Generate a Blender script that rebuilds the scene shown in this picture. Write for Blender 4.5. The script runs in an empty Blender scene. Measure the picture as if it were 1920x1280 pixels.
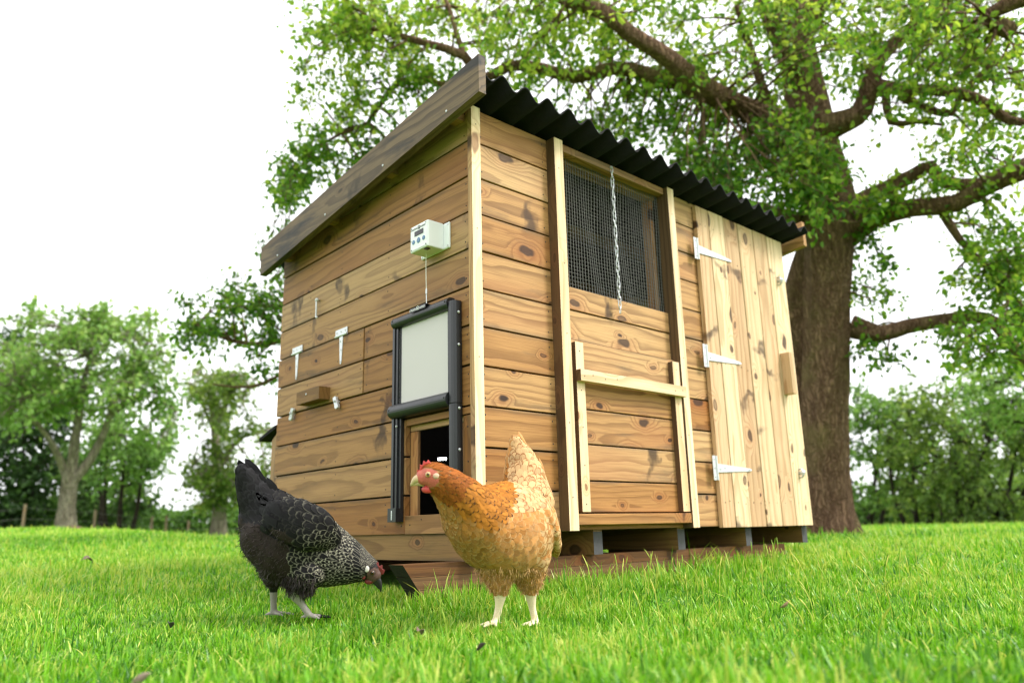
import bpy, math, random
import numpy as np
from mathutils import Vector, Matrix, noise as mnoise

S = bpy.context.scene
COL = S.collection
rng = np.random.default_rng(7)
random.seed(7)

# ------------------------------------------------------------------ camera, world, sun, exposure
CAM = np.array([-1.37686, -1.70597, 0.00514])
RX = np.array([0.74665203, -0.66476439, -0.02447553])
UP = np.array([-0.14137107, -0.19452357, 0.97065689])
FW = np.array([0.6500192, 0.72128281, 0.23921987])
FPX = 1438.25
cd = bpy.data.cameras.new('camera')
cam = bpy.data.objects.new('camera', cd)
COL.objects.link(cam)
cam.matrix_world = Matrix(((RX[0], UP[0], -FW[0], CAM[0]), (RX[1], UP[1], -FW[1], CAM[1]), (RX[2], UP[2], -FW[2], CAM[2]), (0, 0, 0, 1)))
cd.sensor_width = 36.0
cd.lens = 36.0 * FPX / 1920.0
cd.clip_start = 0.02
cd.clip_end = 1500
cd.dof.use_dof = True
cd.dof.focus_distance = 1.95
cd.dof.aperture_fstop = 2.8
S.camera = cam

SUN_DIR = Vector((0.42, -0.62, 0.80)).normalized()      # towards the sun
W = bpy.data.worlds.new('World')
S.world = W
W.use_nodes = True
wn = W.node_tree
bg = wn.nodes['Background']
sky = wn.nodes.new('ShaderNodeTexSky')
sky.sky_type = 'NISHITA'
sky.sun_disc = False
sky.sun_elevation = math.asin(SUN_DIR.z)
sky.sun_rotation = math.atan2(SUN_DIR.x, SUN_DIR.y)
sky.dust_density = 4.0
hs = wn.nodes.new('ShaderNodeHueSaturation')            # overcast: the cloud deck takes the blue out of the sky
hs.inputs['Saturation'].default_value = 0.12
wn.links.new(sky.outputs[0], hs.inputs['Color'])
mx = wn.nodes.new('ShaderNodeMix')
mx.data_type = 'RGBA'
mx.inputs[0].default_value = 0.72
mx.inputs[7].default_value = (8.0, 8.1, 8.2, 1)
wn.links.new(hs.outputs[0], mx.inputs[6])
wn.links.new(mx.outputs[2], bg.inputs['Color'])
bg.inputs['Strength'].default_value = 0.15

sl = bpy.data.lights.new('sun', 'SUN')
sl.energy = 1.7
sl.angle = math.radians(14)
sl.color = (1.0, 0.96, 0.9)
so = bpy.data.objects.new('sun', sl)
so.rotation_euler = SUN_DIR.to_track_quat('Z', 'Y').to_euler()
so.location = (4, -6, 8)
COL.objects.link(so)

S.view_settings.view_transform = 'Standard'
S.view_settings.look = 'None'
S.view_settings.exposure = 1.0
S.view_settings.gamma = 1.0
S.render.engine = 'CYCLES'
S.cycles.use_denoising = True
S.cycles.max_bounces = 8
S.cycles.transparent_max_bounces = 8
S.cycles.filter_width = 1.2

FH = np.array([FW[0], FW[1], 0.0]); FH /= np.linalg.norm(FH)
RH = np.array([FH[1], -FH[0], 0.0])


def at(px, py, d):
    """point d metres in front of the camera that the photograph shows at pixel (px, py)"""
    return CAM + d * (FW + (px - 960) / FPX * RX - (py - 640) / FPX * UP)


def sl_of(x, y):
    dx, dy = x - CAM[0], y - CAM[1]
    return dx * FH[0] + dy * FH[1], dx * RH[0] + dy * RH[1]


def ground(x, y):
    x = np.asarray(x, float); y = np.asarray(y, float)
    s, l = sl_of(x, y)
    t = l / np.maximum(s, 0.5)
    cap = np.interp(t, [-0.75, -0.58, -0.38, -0.1], [0.17, 0.16, -0.02, -0.115])
    cap = np.where(s < 0.5, -0.2, cap)
    z = -0.207 + 0.04 * np.maximum(0, s - 1.75)
    z = np.minimum(z, cap)
    b = 0.008 * np.sin(x * 2.1 + 0.6 * y) * np.sin(y * 1.7 - 0.4 * x + 1.0) + 0.004 * np.sin(x * 6.3 + 1.3) * np.sin(y * 5.7)
    b = b + 0.05 * np.exp(-((s - 12.5) / 1.2) ** 2 - ((l + 6.9) / 1.6) ** 2)
    return z + b


# ------------------------------------------------------------------ node helpers
class G:
    def __init__(self, name):
        self.m = bpy.data.materials.new(name)
        self.m.use_nodes = True
        self.nt = self.m.node_tree
        self.nt.nodes.clear()
        self.out = self.nt.nodes.new('ShaderNodeOutputMaterial')

    def n(self, t, ins=None, **kw):
        nd = self.nt.nodes.new('ShaderNode' + t)
        for k, v in kw.items():
            setattr(nd, k, v)
        for k, v in (ins or {}).items():
            if isinstance(v, bpy.types.NodeSocket):
                self.nt.links.new(v, nd.inputs[k])
            else:
                nd.inputs[k].default_value = v
        return nd

    def math(self, op, a, b=0.0, c=0.0, clamp=False):
        nd = self.nt.nodes.new('ShaderNodeMath')
        nd.operation = op
        nd.use_clamp = clamp
        for i, v in enumerate((a, b, c)):
            if isinstance(v, bpy.types.NodeSocket):
                self.nt.links.new(v, nd.inputs[i])
            else:
                nd.inputs[i].default_value = v
        return nd.outputs[0]

    def mix(self, f, a, b, mode='MIX'):
        nd = self.nt.nodes.new('ShaderNodeMix')
        nd.data_type = 'RGBA'
        nd.blend_type = mode
        for i, v in ((0, f), (6, a), (7, b)):
            if isinstance(v, bpy.types.NodeSocket):
                self.nt.links.new(v, nd.inputs[i])
            elif i == 0:
                nd.inputs[0].default_value = v
            else:
                nd.inputs[i].default_value = (v[0], v[1], v[2], 1)
        return nd.outputs[2]

    def step(self, x, lo, hi):
        nd = self.n('MapRange', {0: x, 1: lo, 2: hi, 3: 0.0, 4: 1.0}, interpolation_type='SMOOTHSTEP')
        return nd.outputs[0]

    def attr(self, name):
        return self.n('Attribute', attribute_name=name)

    def noise(self, vec, scale, detail=3.0, rough=0.55):
        nd = self.n('TexNoise', {'Scale': scale, 'Detail': detail, 'Roughness': rough})
        if vec is not None:
            self.nt.links.new(vec, nd.inputs['Vector'])
        return nd.outputs[0]

    def vmul(self, vec, v):
        return self.n('VectorMath', {0: vec, 1: v}, operation='MULTIPLY').outputs[0]

    def bump(self, h, strength, dist):
        return self.n('Bump', {'Height': h, 'Strength': strength, 'Distance': dist}).outputs[0]

    def surf(self, sh):
        self.nt.links.new(sh, self.out.inputs['Surface'])
        return self.m

    def pbr(self, col, rough=0.6, metal=0.0, spec=0.5, bump=None, **extra):
        ins = {'Base Color': col if isinstance(col, bpy.types.NodeSocket) else (*col, 1), 'Roughness': rough, 'Metallic': metal, 'Specular IOR Level': spec}
        if bump is not None:
            ins['Normal'] = bump
        ins.update(extra)
        return self.n('BsdfPrincipled', ins).outputs[0]


def wood(name, light, dark, knot=(0.06, 0.028, 0.014), knots=0.5, stain=0.5, stain_col=(0.09, 0.07, 0.045), red=(0.36, 0.14, 0.05), ringf=55.0, redamt=0.5, rough=0.62, edge_amt=0.6, st_lo=0.56, wh_thr=0.45):
    g = G(name)
    w = g.attr('wco').outputs['Vector']
    tone = g.attr('tone').outputs['Fac']
    sep = g.n('SeparateXYZ', {0: w})
    gx, ga, gb = sep.outputs
    # knots: a 2-D cell pattern along (grain, width)
    kv = g.n('CombineXYZ', {0: g.math('MULTIPLY', gx, 4.4), 1: g.math('MULTIPLY', ga, 8.0), 2: 0.0}).outputs[0]
    wob = g.n('VectorMath', {0: g.vmul(g.n('TexNoise', {'Vector': w, 'Scale': 14.0, 'Detail': 2.0}).outputs[1], (0.22, 0.22, 0.0)), 1: kv}, operation='ADD').outputs[0]
    vo = g.n('TexVoronoi', {'Vector': wob, 'Scale': 1.0, 'Randomness': 0.9}, feature='F1', voronoi_dimensions='2D')
    d = vo.outputs['Distance']
    vc = g.n('SeparateXYZ', {0: vo.outputs['Color']})
    here = g.math('GREATER_THAN', vc.outputs[0], 1.0 - knots)
    size = g.math('MULTIPLY_ADD', g.math('POWER', vc.outputs[1], 2.0), 0.085, 0.042)
    dk = g.math('DIVIDE', d, size)
    core = g.math('MULTIPLY', here, g.math('SUBTRACT', 1.0, g.step(dk, 0.75, 1.15)))
    rim = g.math('MULTIPLY', here, g.math('SUBTRACT', 1.0, g.step(g.math('ABSOLUTE', g.math('SUBTRACT', dk, 1.0)), 0.0, 0.45)))
    halo = g.math('MULTIPLY', here, g.math('SUBTRACT', 1.0, g.step(dk, 0.8, 4.2)))
    # growth rings cut by the face, bent round the knots
    nz = g.noise(g.vmul(w, (1.6, 7.0, 7.0)), 1.0, 3.0, 0.5)
    nz2 = g.noise(g.vmul(w, (5.0, 40.0, 40.0)), 1.0, 2.0, 0.5)
    rr = g.math('SQRT', g.math('ADD', g.math('POWER', ga, 2.0), g.math('POWER', gb, 2.0)))
    ph = g.math('ADD', g.math('MULTIPLY', rr, ringf), g.math('MULTIPLY', nz, 3.4))
    ph = g.math('ADD', ph, g.math('MULTIPLY', halo, 2.3))
    ph = g.math('ADD', ph, g.math('MULTIPLY', nz2, 0.35))
    fr = g.math('FRACT', ph)
    line = g.math('MULTIPLY', g.step(fr, 0.35, 0.93), g.math('SUBTRACT', 1.0, g.step(fr, 0.93, 1.0)))
    fib = g.noise(g.vmul(w, (7.0, 420.0, 420.0)), 1.0, 2.0, 0.6)
    big = g.noise(g.vmul(w, (1.1, 6.0, 6.0)), 1.0, 4.0, 0.6)
    lw = g.math('MULTIPLY', line, g.math('MULTIPLY_ADD', big, 0.9, 0.1))
    col = g.mix(g.math('MULTIPLY', lw, 1.25, clamp=True), light, dark)
    col = g.mix(g.math('MULTIPLY', g.step(fib, 0.40, 0.72), 0.5), col, dark)
    redn = g.noise(g.vmul(w, (0.9, 5.0, 5.0)), 1.3, 2.0, 0.5)
    col = g.mix(g.math('MULTIPLY', g.step(redn, 0.5, 0.75), redamt), col, red)
    # weather stains: greyish streaks along the grain and dark whorls across it
    st = g.noise(g.vmul(w, (2.2, 14.0, 14.0)), 1.0, 5.0, 0.65)
    col = g.mix(g.math('MULTIPLY', g.step(st, st_lo, st_lo + 0.2), stain), col, stain_col)
    acr = g.attr('across').outputs['Fac']
    en = g.noise(g.vmul(w, (5.0, 9.0, 9.0)), 1.0, 4.0, 0.6)
    edge = g.math('MULTIPLY', g.step(g.math('ADD', g.math('ABSOLUTE', acr), g.math('MULTIPLY_ADD', en, 0.7, -0.35)), 0.72, 1.08), g.step(g.noise(g.vmul(w, (1.4, 3.0, 3.0)), 1.0, 2.0), 0.38, 0.62))
    col = g.mix(g.math('MULTIPLY', edge, edge_amt), col, tuple(x * 1.5 for x in stain_col))
    wv = g.n('CombineXYZ', {0: g.math('MULTIPLY', gx, 2.1), 1: g.math('MULTIPLY', ga, 2.6), 2: 0.0}).outputs[0]
    wv = g.n('VectorMath', {0: g.vmul(g.n('TexNoise', {'Vector': w, 'Scale': 9.0, 'Detail': 3.0}).outputs[1], (0.5, 0.3, 0)), 1: wv}, operation='ADD').outputs[0]
    v2 = g.n('TexVoronoi', {'Vector': wv, 'Scale': 1.0}, feature='F1', voronoi_dimensions='2D')
    h2 = g.math('GREATER_THAN', g.n('SeparateXYZ', {0: v2.outputs['Color']})   .outputs[0], wh_thr)
    dd = g.n('SeparateXYZ', {0: g.n('VectorMath', {0: wv, 1: v2.outputs['Position']}, operation='SUBTRACT').outputs[0]}).outputs
    e2 = g.math('ADD', g.math('POWER', g.math('MULTIPLY', dd[0], 15.0), 2.0), g.math('POWER', g.math('MULTIPLY', dd[1], 3.2), 2.0))
    wh = g.math('MULTIPLY', h2, g.math('SUBTRACT', 1.0, g.step(e2, 0.05, 1.0)))
    wh = g.math('MULTIPLY', wh, g.step(g.noise(g.vmul(w, (16.0, 10.0, 10.0)), 1.0, 2.0), 0.30, 0.62))
    col = g.mix(g.math('MULTIPLY', wh, 0.82), col, knot)
    # knots over it
    col = g.mix(g.math('MULTIPLY', halo, 0.38), col, red)
    col = g.mix(g.math('MULTIPLY', core, g.math('MULTIPLY_ADD', vc.outputs[2], 0.45, 0.55)), col, (knot[0] * 1.35, knot[1] * 1.3, knot[2] * 1.2))
    col = g.mix(g.math('MULTIPLY', rim, 0.7), col, knot)
    hsv = g.n('HueSaturation', {'Hue': g.math('MULTIPLY_ADD', tone, 0.016, 0.492), 'Saturation': g.math('MULTIPLY_ADD', tone, -0.2, 1.1), 'Value': g.math('MULTIPLY_ADD', tone, 0.42, 0.79), 'Color': col})
    hgt = g.math('ADD', g.math('MULTIPLY', line, -0.4), g.math('MULTIPLY', fib, 0.8))
    return g.surf(g.pbr(hsv.outputs[0], rough, spec=0.28, bump=g.bump(hgt, 0.35, 0.0012)))


def plain(name, col, rough=0.5, metal=0.0, var=0.12, scale=60.0, bump=0.0, spec=0.5, obj=True):
    g = G(name)
    tc = g.n('TexCoord').outputs['Object']
    nz = g.noise(tc, scale, 4.0)
    c = g.mix(g.math('MULTIPLY', nz, var * 2), col, tuple(v * (1 - var * 2.2) for v in col))
    b = g.bump(nz, bump, 0.002) if bump else None
    return g.surf(g.pbr(c, g.math('MULTIPLY_ADD', nz, 0.2, rough - 0.1), metal, spec, b))


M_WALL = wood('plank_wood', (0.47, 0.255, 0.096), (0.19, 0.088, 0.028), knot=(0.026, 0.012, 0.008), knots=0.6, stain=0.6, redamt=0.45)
M_END = wood('shaded_plank_wood', (0.365, 0.20, 0.074), (0.185, 0.093, 0.033), knot=(0.026, 0.013, 0.009), knots=0.25, wh_thr=0.22, stain=0.65, stain_col=(0.06, 0.046, 0.028), red=(0.24, 0.10, 0.035))  # darkened plank wood: the end wall's shade is put into its colour
M_PALE = wood('pale_wood', (0.76, 0.565, 0.36), (0.53, 0.335, 0.165), knot=(0.17, 0.075, 0.03), knots=0.16, stain=0.12, red=(0.72, 0.37, 0.15), redamt=0.35, ringf=40, edge_amt=0.25)
M_DOOR = wood('door_wood', (0.66, 0.47, 0.28), (0.40, 0.23, 0.105), knot=(0.042, 0.019, 0.010), knots=0.68, stain=0.35, stain_col=(0.28, 0.20, 0.10), red=(0.66, 0.38, 0.20), redamt=0.35, ringf=45)
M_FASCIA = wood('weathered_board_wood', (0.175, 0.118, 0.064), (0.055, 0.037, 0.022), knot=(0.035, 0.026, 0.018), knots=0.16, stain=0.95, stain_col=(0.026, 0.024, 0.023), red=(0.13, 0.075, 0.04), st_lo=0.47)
M_BASE = wood('stained_base_wood', (0.25, 0.14, 0.045), (0.13, 0.065, 0.02), knot=(0.03, 0.02, 0.01), knots=0.2, stain=0.7, stain_col=(0.05, 0.035, 0.018))
M_SKID = wood('reddish_skid_wood', (0.17, 0.086, 0.032), (0.085, 0.04, 0.015), knots=0.4, stain=0.4, stain_col=(0.06, 0.04, 0.02))
M_FLANK = wood('dark_flank_wood', (0.12, 0.064, 0.027), (0.06, 0.031, 0.014), knots=0.2, stain=0.6, stain_col=(0.05, 0.032, 0.02), red=(0.15, 0.06, 0.025))  # for left faces only, darker than the pale fronts they join
M_ENDG = plain('grey_end_grain', (0.075, 0.073, 0.078), 0.8, var=0.25, scale=120, bump=0.4)
M_CUT = plain('dark_cut_end', (0.025, 0.02, 0.016), 0.8, var=0.3, scale=90, bump=0.4)
M_DARK = plain('interior_shade_board', (0.02, 0.015, 0.01), 0.9, var=0.2)  # interior shade put into the colour of floor and linings
M_ROOF = plain('black_bitumen_sheet', (0.011, 0.010, 0.011), 0.85, var=0.25, scale=240, bump=0.5, spec=0.2)
M_ZINC = plain('galvanised_steel', (0.60, 0.62, 0.63), 0.36, 0.5, var=0.12, scale=180)
M_WIRE = plain('wire_steel', (0.16, 0.16, 0.14), 0.5, 0.25, var=0.1)
M_NAIL = plain('dark_nail_head', (0.035, 0.028, 0.024), 0.6, 0.3)
M_ALU = plain('black_aluminium', (0.016, 0.017, 0.020), 0.36, 0.0, var=0.1, scale=40)
M_PANEL = plain('pale_grey_panel', (0.54, 0.515, 0.49), 0.42, 0.0, var=0.03, scale=12)
M_WHITE = plain('white_plastic', (0.80, 0.82, 0.82), 0.35, 0.0, var=0.02, scale=30)
M_BLUE = plain('blue_button', (0.10, 0.20, 0.36), 0.3, 0.0, var=0.1)
M_BLACK = plain('black_plastic', (0.012, 0.012, 0.013), 0.3, 0.0, var=0.1)
M_INK = plain('black_ink', (0.02, 0.02, 0.022), 0.5)
M_INKW = plain('white_ink', (0.8, 0.8, 0.8), 0.5)
M_CORD = plain('white_cord', (0.8, 0.78, 0.7), 0.7)


def emit(name, col, st):
    g = G(name)
    return g.surf(g.n('Emission', {'Color': (*col, 1), 'Strength': st}).outputs[0])


M_LAMP = emit('lamp_glow', (0.95, 0.98, 1.0), 6.0)


# ------------------------------------------------------------------ object helpers
def link(o, parent=None):
    COL.objects.link(o)
    if parent is not None:
        o.parent = parent
    return o


def thing(name, label, cat, loc=(0, 0, 0), rotz=0.0, group=None):
    o = bpy.data.objects.new(name, None)
    o.empty_display_size = 0.1
    o.location = loc
    o.rotation_euler = (0, 0, rotz)
    link(o)
    o['label'] = label
    o['category'] = cat
    if group:
        o['group'] = group
    return o


def tag(o, label, cat, group=None):
    o['label'] = label
    o['category'] = cat
    if group:
        o['group'] = group
    return o


def fast(name, v, facesets, mats, parent=None, attrs=None, smooth=True, matidx=None):
    """mesh from arrays: v (n,3); facesets: list of (m,k) index arrays"""
    me = bpy.data.meshes.new(name)
    v = np.asarray(v, np.float32)
    me.vertices.add(len(v))
    me.vertices.foreach_set('co', v.ravel())
    loops = np.concatenate([np.asarray(f, np.int32).ravel() for f in facesets])
    tot = np.concatenate([np.full(len(f), np.asarray(f).shape[1], np.int32) for f in facesets])
    start = np.concatenate([[0], np.cumsum(tot)[:-1]]).astype(np.int32)
    me.loops.add(len(loops))
    me.loops.foreach_set('vertex_index', loops)
    me.polygons.add(len(tot))
    me.polygons.foreach_set('loop_start', start)
    me.polygons.foreach_set('loop_total', tot)
    me.polygons.foreach_set('use_smooth', np.full(len(tot), smooth, bool))
    if matidx is not None:
        me.polygons.foreach_set('material_index', np.asarray(matidx, np.int32))
    me.update(calc_edges=True)
    for k, a in (attrs or {}).items():
        a = np.asarray(a, np.float32)
        if a.ndim == 1:
            me.attributes.new(k, 'FLOAT', 'POINT').data.foreach_set('value', a)
        else:
            me.attributes.new(k, 'FLOAT_VECTOR', 'POINT').data.foreach_set('vector', a.ravel())
    for m in (mats if isinstance(mats, (list, tuple)) else [mats]):
        me.materials.append(m)
    return link(bpy.data.objects.new(name, me), parent)


class MB:
    """collects prisms, tubes and lathes, then links them as ONE mesh object"""
    def __init__(self):
        self.v = []; self.f = []; self.mi = []; self.w = []; self.t = []; self.a = []

    def add(self, vs, fs, mi=0, wc=None, tone=0.5, across=None):
        o = len(self.v)
        self.v += [tuple(p) for p in vs]
        self.f += [tuple(i + o for i in f) for f in fs]
        self.mi += [mi] * len(fs)
        self.w += [tuple(p) for p in (wc if wc is not None else vs)]
        self.t += [tone] * len(vs)
        self.a += list(across) if across is not None else [0.0] * len(vs)

    def prism(self, poly, axis, a0, a1, mi=0, grain=0, tone=None, flank=None):
        """polygon in the two other axes (in x,y,z order), extruded along axis from a0 to a1; grain = axis index of the fibres"""
        oth = [i for i in range(3) if i != axis]
        vs = []
        for a in (a0, a1):
            for p in poly:
                c = [0, 0, 0]; c[axis] = a; c[oth[0]] = p[0]; c[oth[1]] = p[1]
                vs.append(c)
        n = len(poly)
        fs = [tuple(range(n)), tuple(range(2 * n - 1, n - 1, -1))]
        fs += [(i, i + n, (i + 1) % n + n, (i + 1) % n) for i in range(n)]
        mn = [sum(v[k] for v in vs) / len(vs) for k in range(3)]
        cr = [i for i in range(3) if i != grain]
        size = [max(v[k] for v in vs) - min(v[k] for v in vs) for k in range(3)]
        if size[cr[0]] < size[cr[1]]:
            cr = cr[::-1]
        og = random.uniform(0, 60); oa = random.uniform(-0.05, 0.05); ob = random.choice((-1, 1)) * random.uniform(0.02, 0.09)
        wc = [(v[grain] - mn[grain] + og, v[cr[0]] - mn[cr[0]] + oa, v[cr[1]] - mn[cr[1]] + ob) for v in vs]
        lo = min(v[cr[0]] for v in vs); hi = max(v[cr[0]] for v in vs)
        self.add(vs, fs, mi, wc, random.random() if tone is None else tone, [2 * (v[cr[0]] - lo) / (hi - lo) - 1 for v in vs])
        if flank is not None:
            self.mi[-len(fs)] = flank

    def box(self, x0, x1, y0, y1, z0, z1, mi=0, grain=0, tone=None, flank=None):
        self.prism([(y0, z0), (y1, z0), (y1, z1), (y0, z1)], 0, x0, x1, mi, grain, tone, flank)

    def tube(self, pts, radii, n=8, mi=0, caps=True):
        pts = [Vector(p) for p in pts]
        if not isinstance(radii, (list, tuple)):
            radii = [radii] * len(pts)
        vs = []; up = None
        for i, p in enumerate(pts):
            t = (pts[min(i + 1, len(pts) - 1)] - pts[max(i - 1, 0)]).normalized()
            if up is None:
                up = t.orthogonal().normalized()
            up = (up - t * up.dot(t)).normalized()
            sd = t.cross(up)
            for k in range(n):
                a = 2 * math.pi * k / n
                vs.append(p + (up * math.cos(a) + sd * math.sin(a)) * radii[i])
        fs = []
        for i in range(len(pts) - 1):
            for k in range(n):
                fs.append((i * n + k, i * n + (k + 1) % n, (i + 1) * n + (k + 1) % n, (i + 1) * n + k))
        if caps:
            fs.append(tuple(range(n - 1, -1, -1)))
            fs.append(tuple(range((len(pts) - 1) * n, len(pts) * n)))
        self.add(vs, fs, mi)

    def ball(self, c, r, mi=0, nu=12, nv=8, sq=(1, 1, 1)):
        vs = []; fs = []
        for j in range(nv + 1):
            th = math.pi * j / nv
            for i in range(nu):
                a = 2 * math.pi * i / nu
                vs.append((c[0] + r * sq[0] * math.sin(th) * math.cos(a), c[1] + r * sq[1] * math.sin(th) * math.sin(a), c[2] + r * sq[2] * math.cos(th)))
        for j in range(nv):
            for i in range(nu):
                fs.append((j * nu + i, (j + 1) * nu + i, (j + 1) * nu + (i + 1) % nu, j * nu + (i + 1) % nu))
        self.add(vs, fs, mi)

    def build(self, name, mats, parent=None, bevel=0.0, smooth=False, seg=2):
        me = bpy.data.meshes.new(name)
        me.from_pydata(self.v, [], self.f)
        for m in (mats if isinstance(mats, (list, tuple)) else [mats]):
            me.materials.append(m)
        me.polygons.foreach_set('material_index', self.mi)
        me.polygons.foreach_set('use_smooth', [smooth] * len(self.f))
        me.attributes.new('wco', 'FLOAT_VECTOR', 'POINT').data.foreach_set('vector', np.array(self.w, np.float32).ravel())
        me.attributes.new('tone', 'FLOAT', 'POINT').data.foreach_set('value', np.array(self.t, np.float32))
        me.attributes.new('across', 'FLOAT', 'POINT').data.foreach_set('value', np.array(self.a, np.float32))
        me.validate()
        bm = __import__('bmesh').new(); bm.from_mesh(me)
        __import__('bmesh').ops.recalc_face_normals(bm, faces=bm.faces)
        bm.to_mesh(me); bm.free()
        o = link(bpy.data.objects.new(name, me), parent)
        if bevel:
            b = o.modifiers.new('bevel', 'BEVEL')
            b.width = bevel; b.segments = seg; b.limit_method = 'ANGLE'; b.angle_limit = math.radians(40)
            b.harden_normals = False
        return o


def text(body, size, mat, name, parent, loc, rot, depth=0.0003):
    cu = bpy.data.curves.new(name, 'FONT')
    cu.body = body; cu.size = size; cu.extrude = depth; cu.align_x = 'CENTER'; cu.align_y = 'CENTER'
    cu.offset = size * 0.012
    o = bpy.data.objects.new(name, cu)
    COL.objects.link(o)
    bpy.context.view_layer.update()
    me = bpy.data.meshes.new_from_object(o.evaluated_get(bpy.context.evaluated_depsgraph_get()))
    bpy.data.objects.remove(o); bpy.data.curves.remove(cu)
    me.materials.clear(); me.materials.append(mat)
    o = link(bpy.data.objects.new(name, me), parent)
    o.location = loc; o.rotation_euler = rot
    return o


# ------------------------------------------------------------------ the lawn (terrain)
def make_lawn():
    rr = np.concatenate([[0.0], np.geomspace(0.15, 400, 150)])
    na = 240
    a = np.linspace(0, 2 * math.pi, na, endpoint=False)
    X = CAM[0] + rr[:, None] * np.cos(a)[None]; Y = CAM[1] + rr[:, None] * np.sin(a)[None]
    Z = ground(X, Y)
    far = np.clip((rr - 30) / 60, 0, 1)[:, None]
    Z = Z * (1 - far) + (-0.25) * far
    v = np.stack([X, Y, Z], -1).reshape(-1, 3)
    i, k = np.meshgrid(np.arange(len(rr) - 1), np.arange(na), indexing='ij')
    f = np.stack([i * na + k, i * na + (k + 1) % na, (i + 1) * na + (k + 1) % na, (i + 1) * na + k], -1).reshape(-1, 4)
    g = G('lawn_soil')
    tc = g.n('TexCoord').outputs['Object']
    n1 = g.noise(tc, 1.3, 5.0); n2 = g.noise(tc, 45.0, 4.0)
    c = g.mix(g.step(n2, 0.3, 0.7), (0.06, 0.16, 0.012), (0.14, 0.29, 0.022))
    c = g.mix(g.step(n1, 0.55, 0.8), c, (0.17, 0.29, 0.03))
    m = g.surf(g.pbr(c, 0.9, spec=0.2, bump=g.bump(n2, 0.8, 0.02)))
    o = fast('lawn', v, [f], m)
    o['kind'] = 'structure'
    return o


make_lawn()


def leaf_mat(name, c0, c1, c2, trans=0.4, rough=0.5):
    g = G(name)
    t = g.attr('tone').outputs['Fac']
    cr = g.n('ValToRGB', {0: t})
    e = cr.color_ramp.elements
    e[0].position = 0.0; e[0].color = (*c0, 1)
    e[1].position = 1.0; e[1].color = (*c2, 1)
    em = e.new(0.5); em.color = (*c1, 1)
    col = cr.outputs[0]
    b = g.pbr(col, rough, spec=0.35)
    tr = g.n('BsdfTranslucent', {'Color': g.mix(0.5, col, g.mix(1.0, col, (1.3, 1.25, 0.55), 'MULTIPLY'))}).outputs[0]
    return g.surf(g.n('MixShader', {0: trans, 1: b, 2: tr}).outputs[0])


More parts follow.
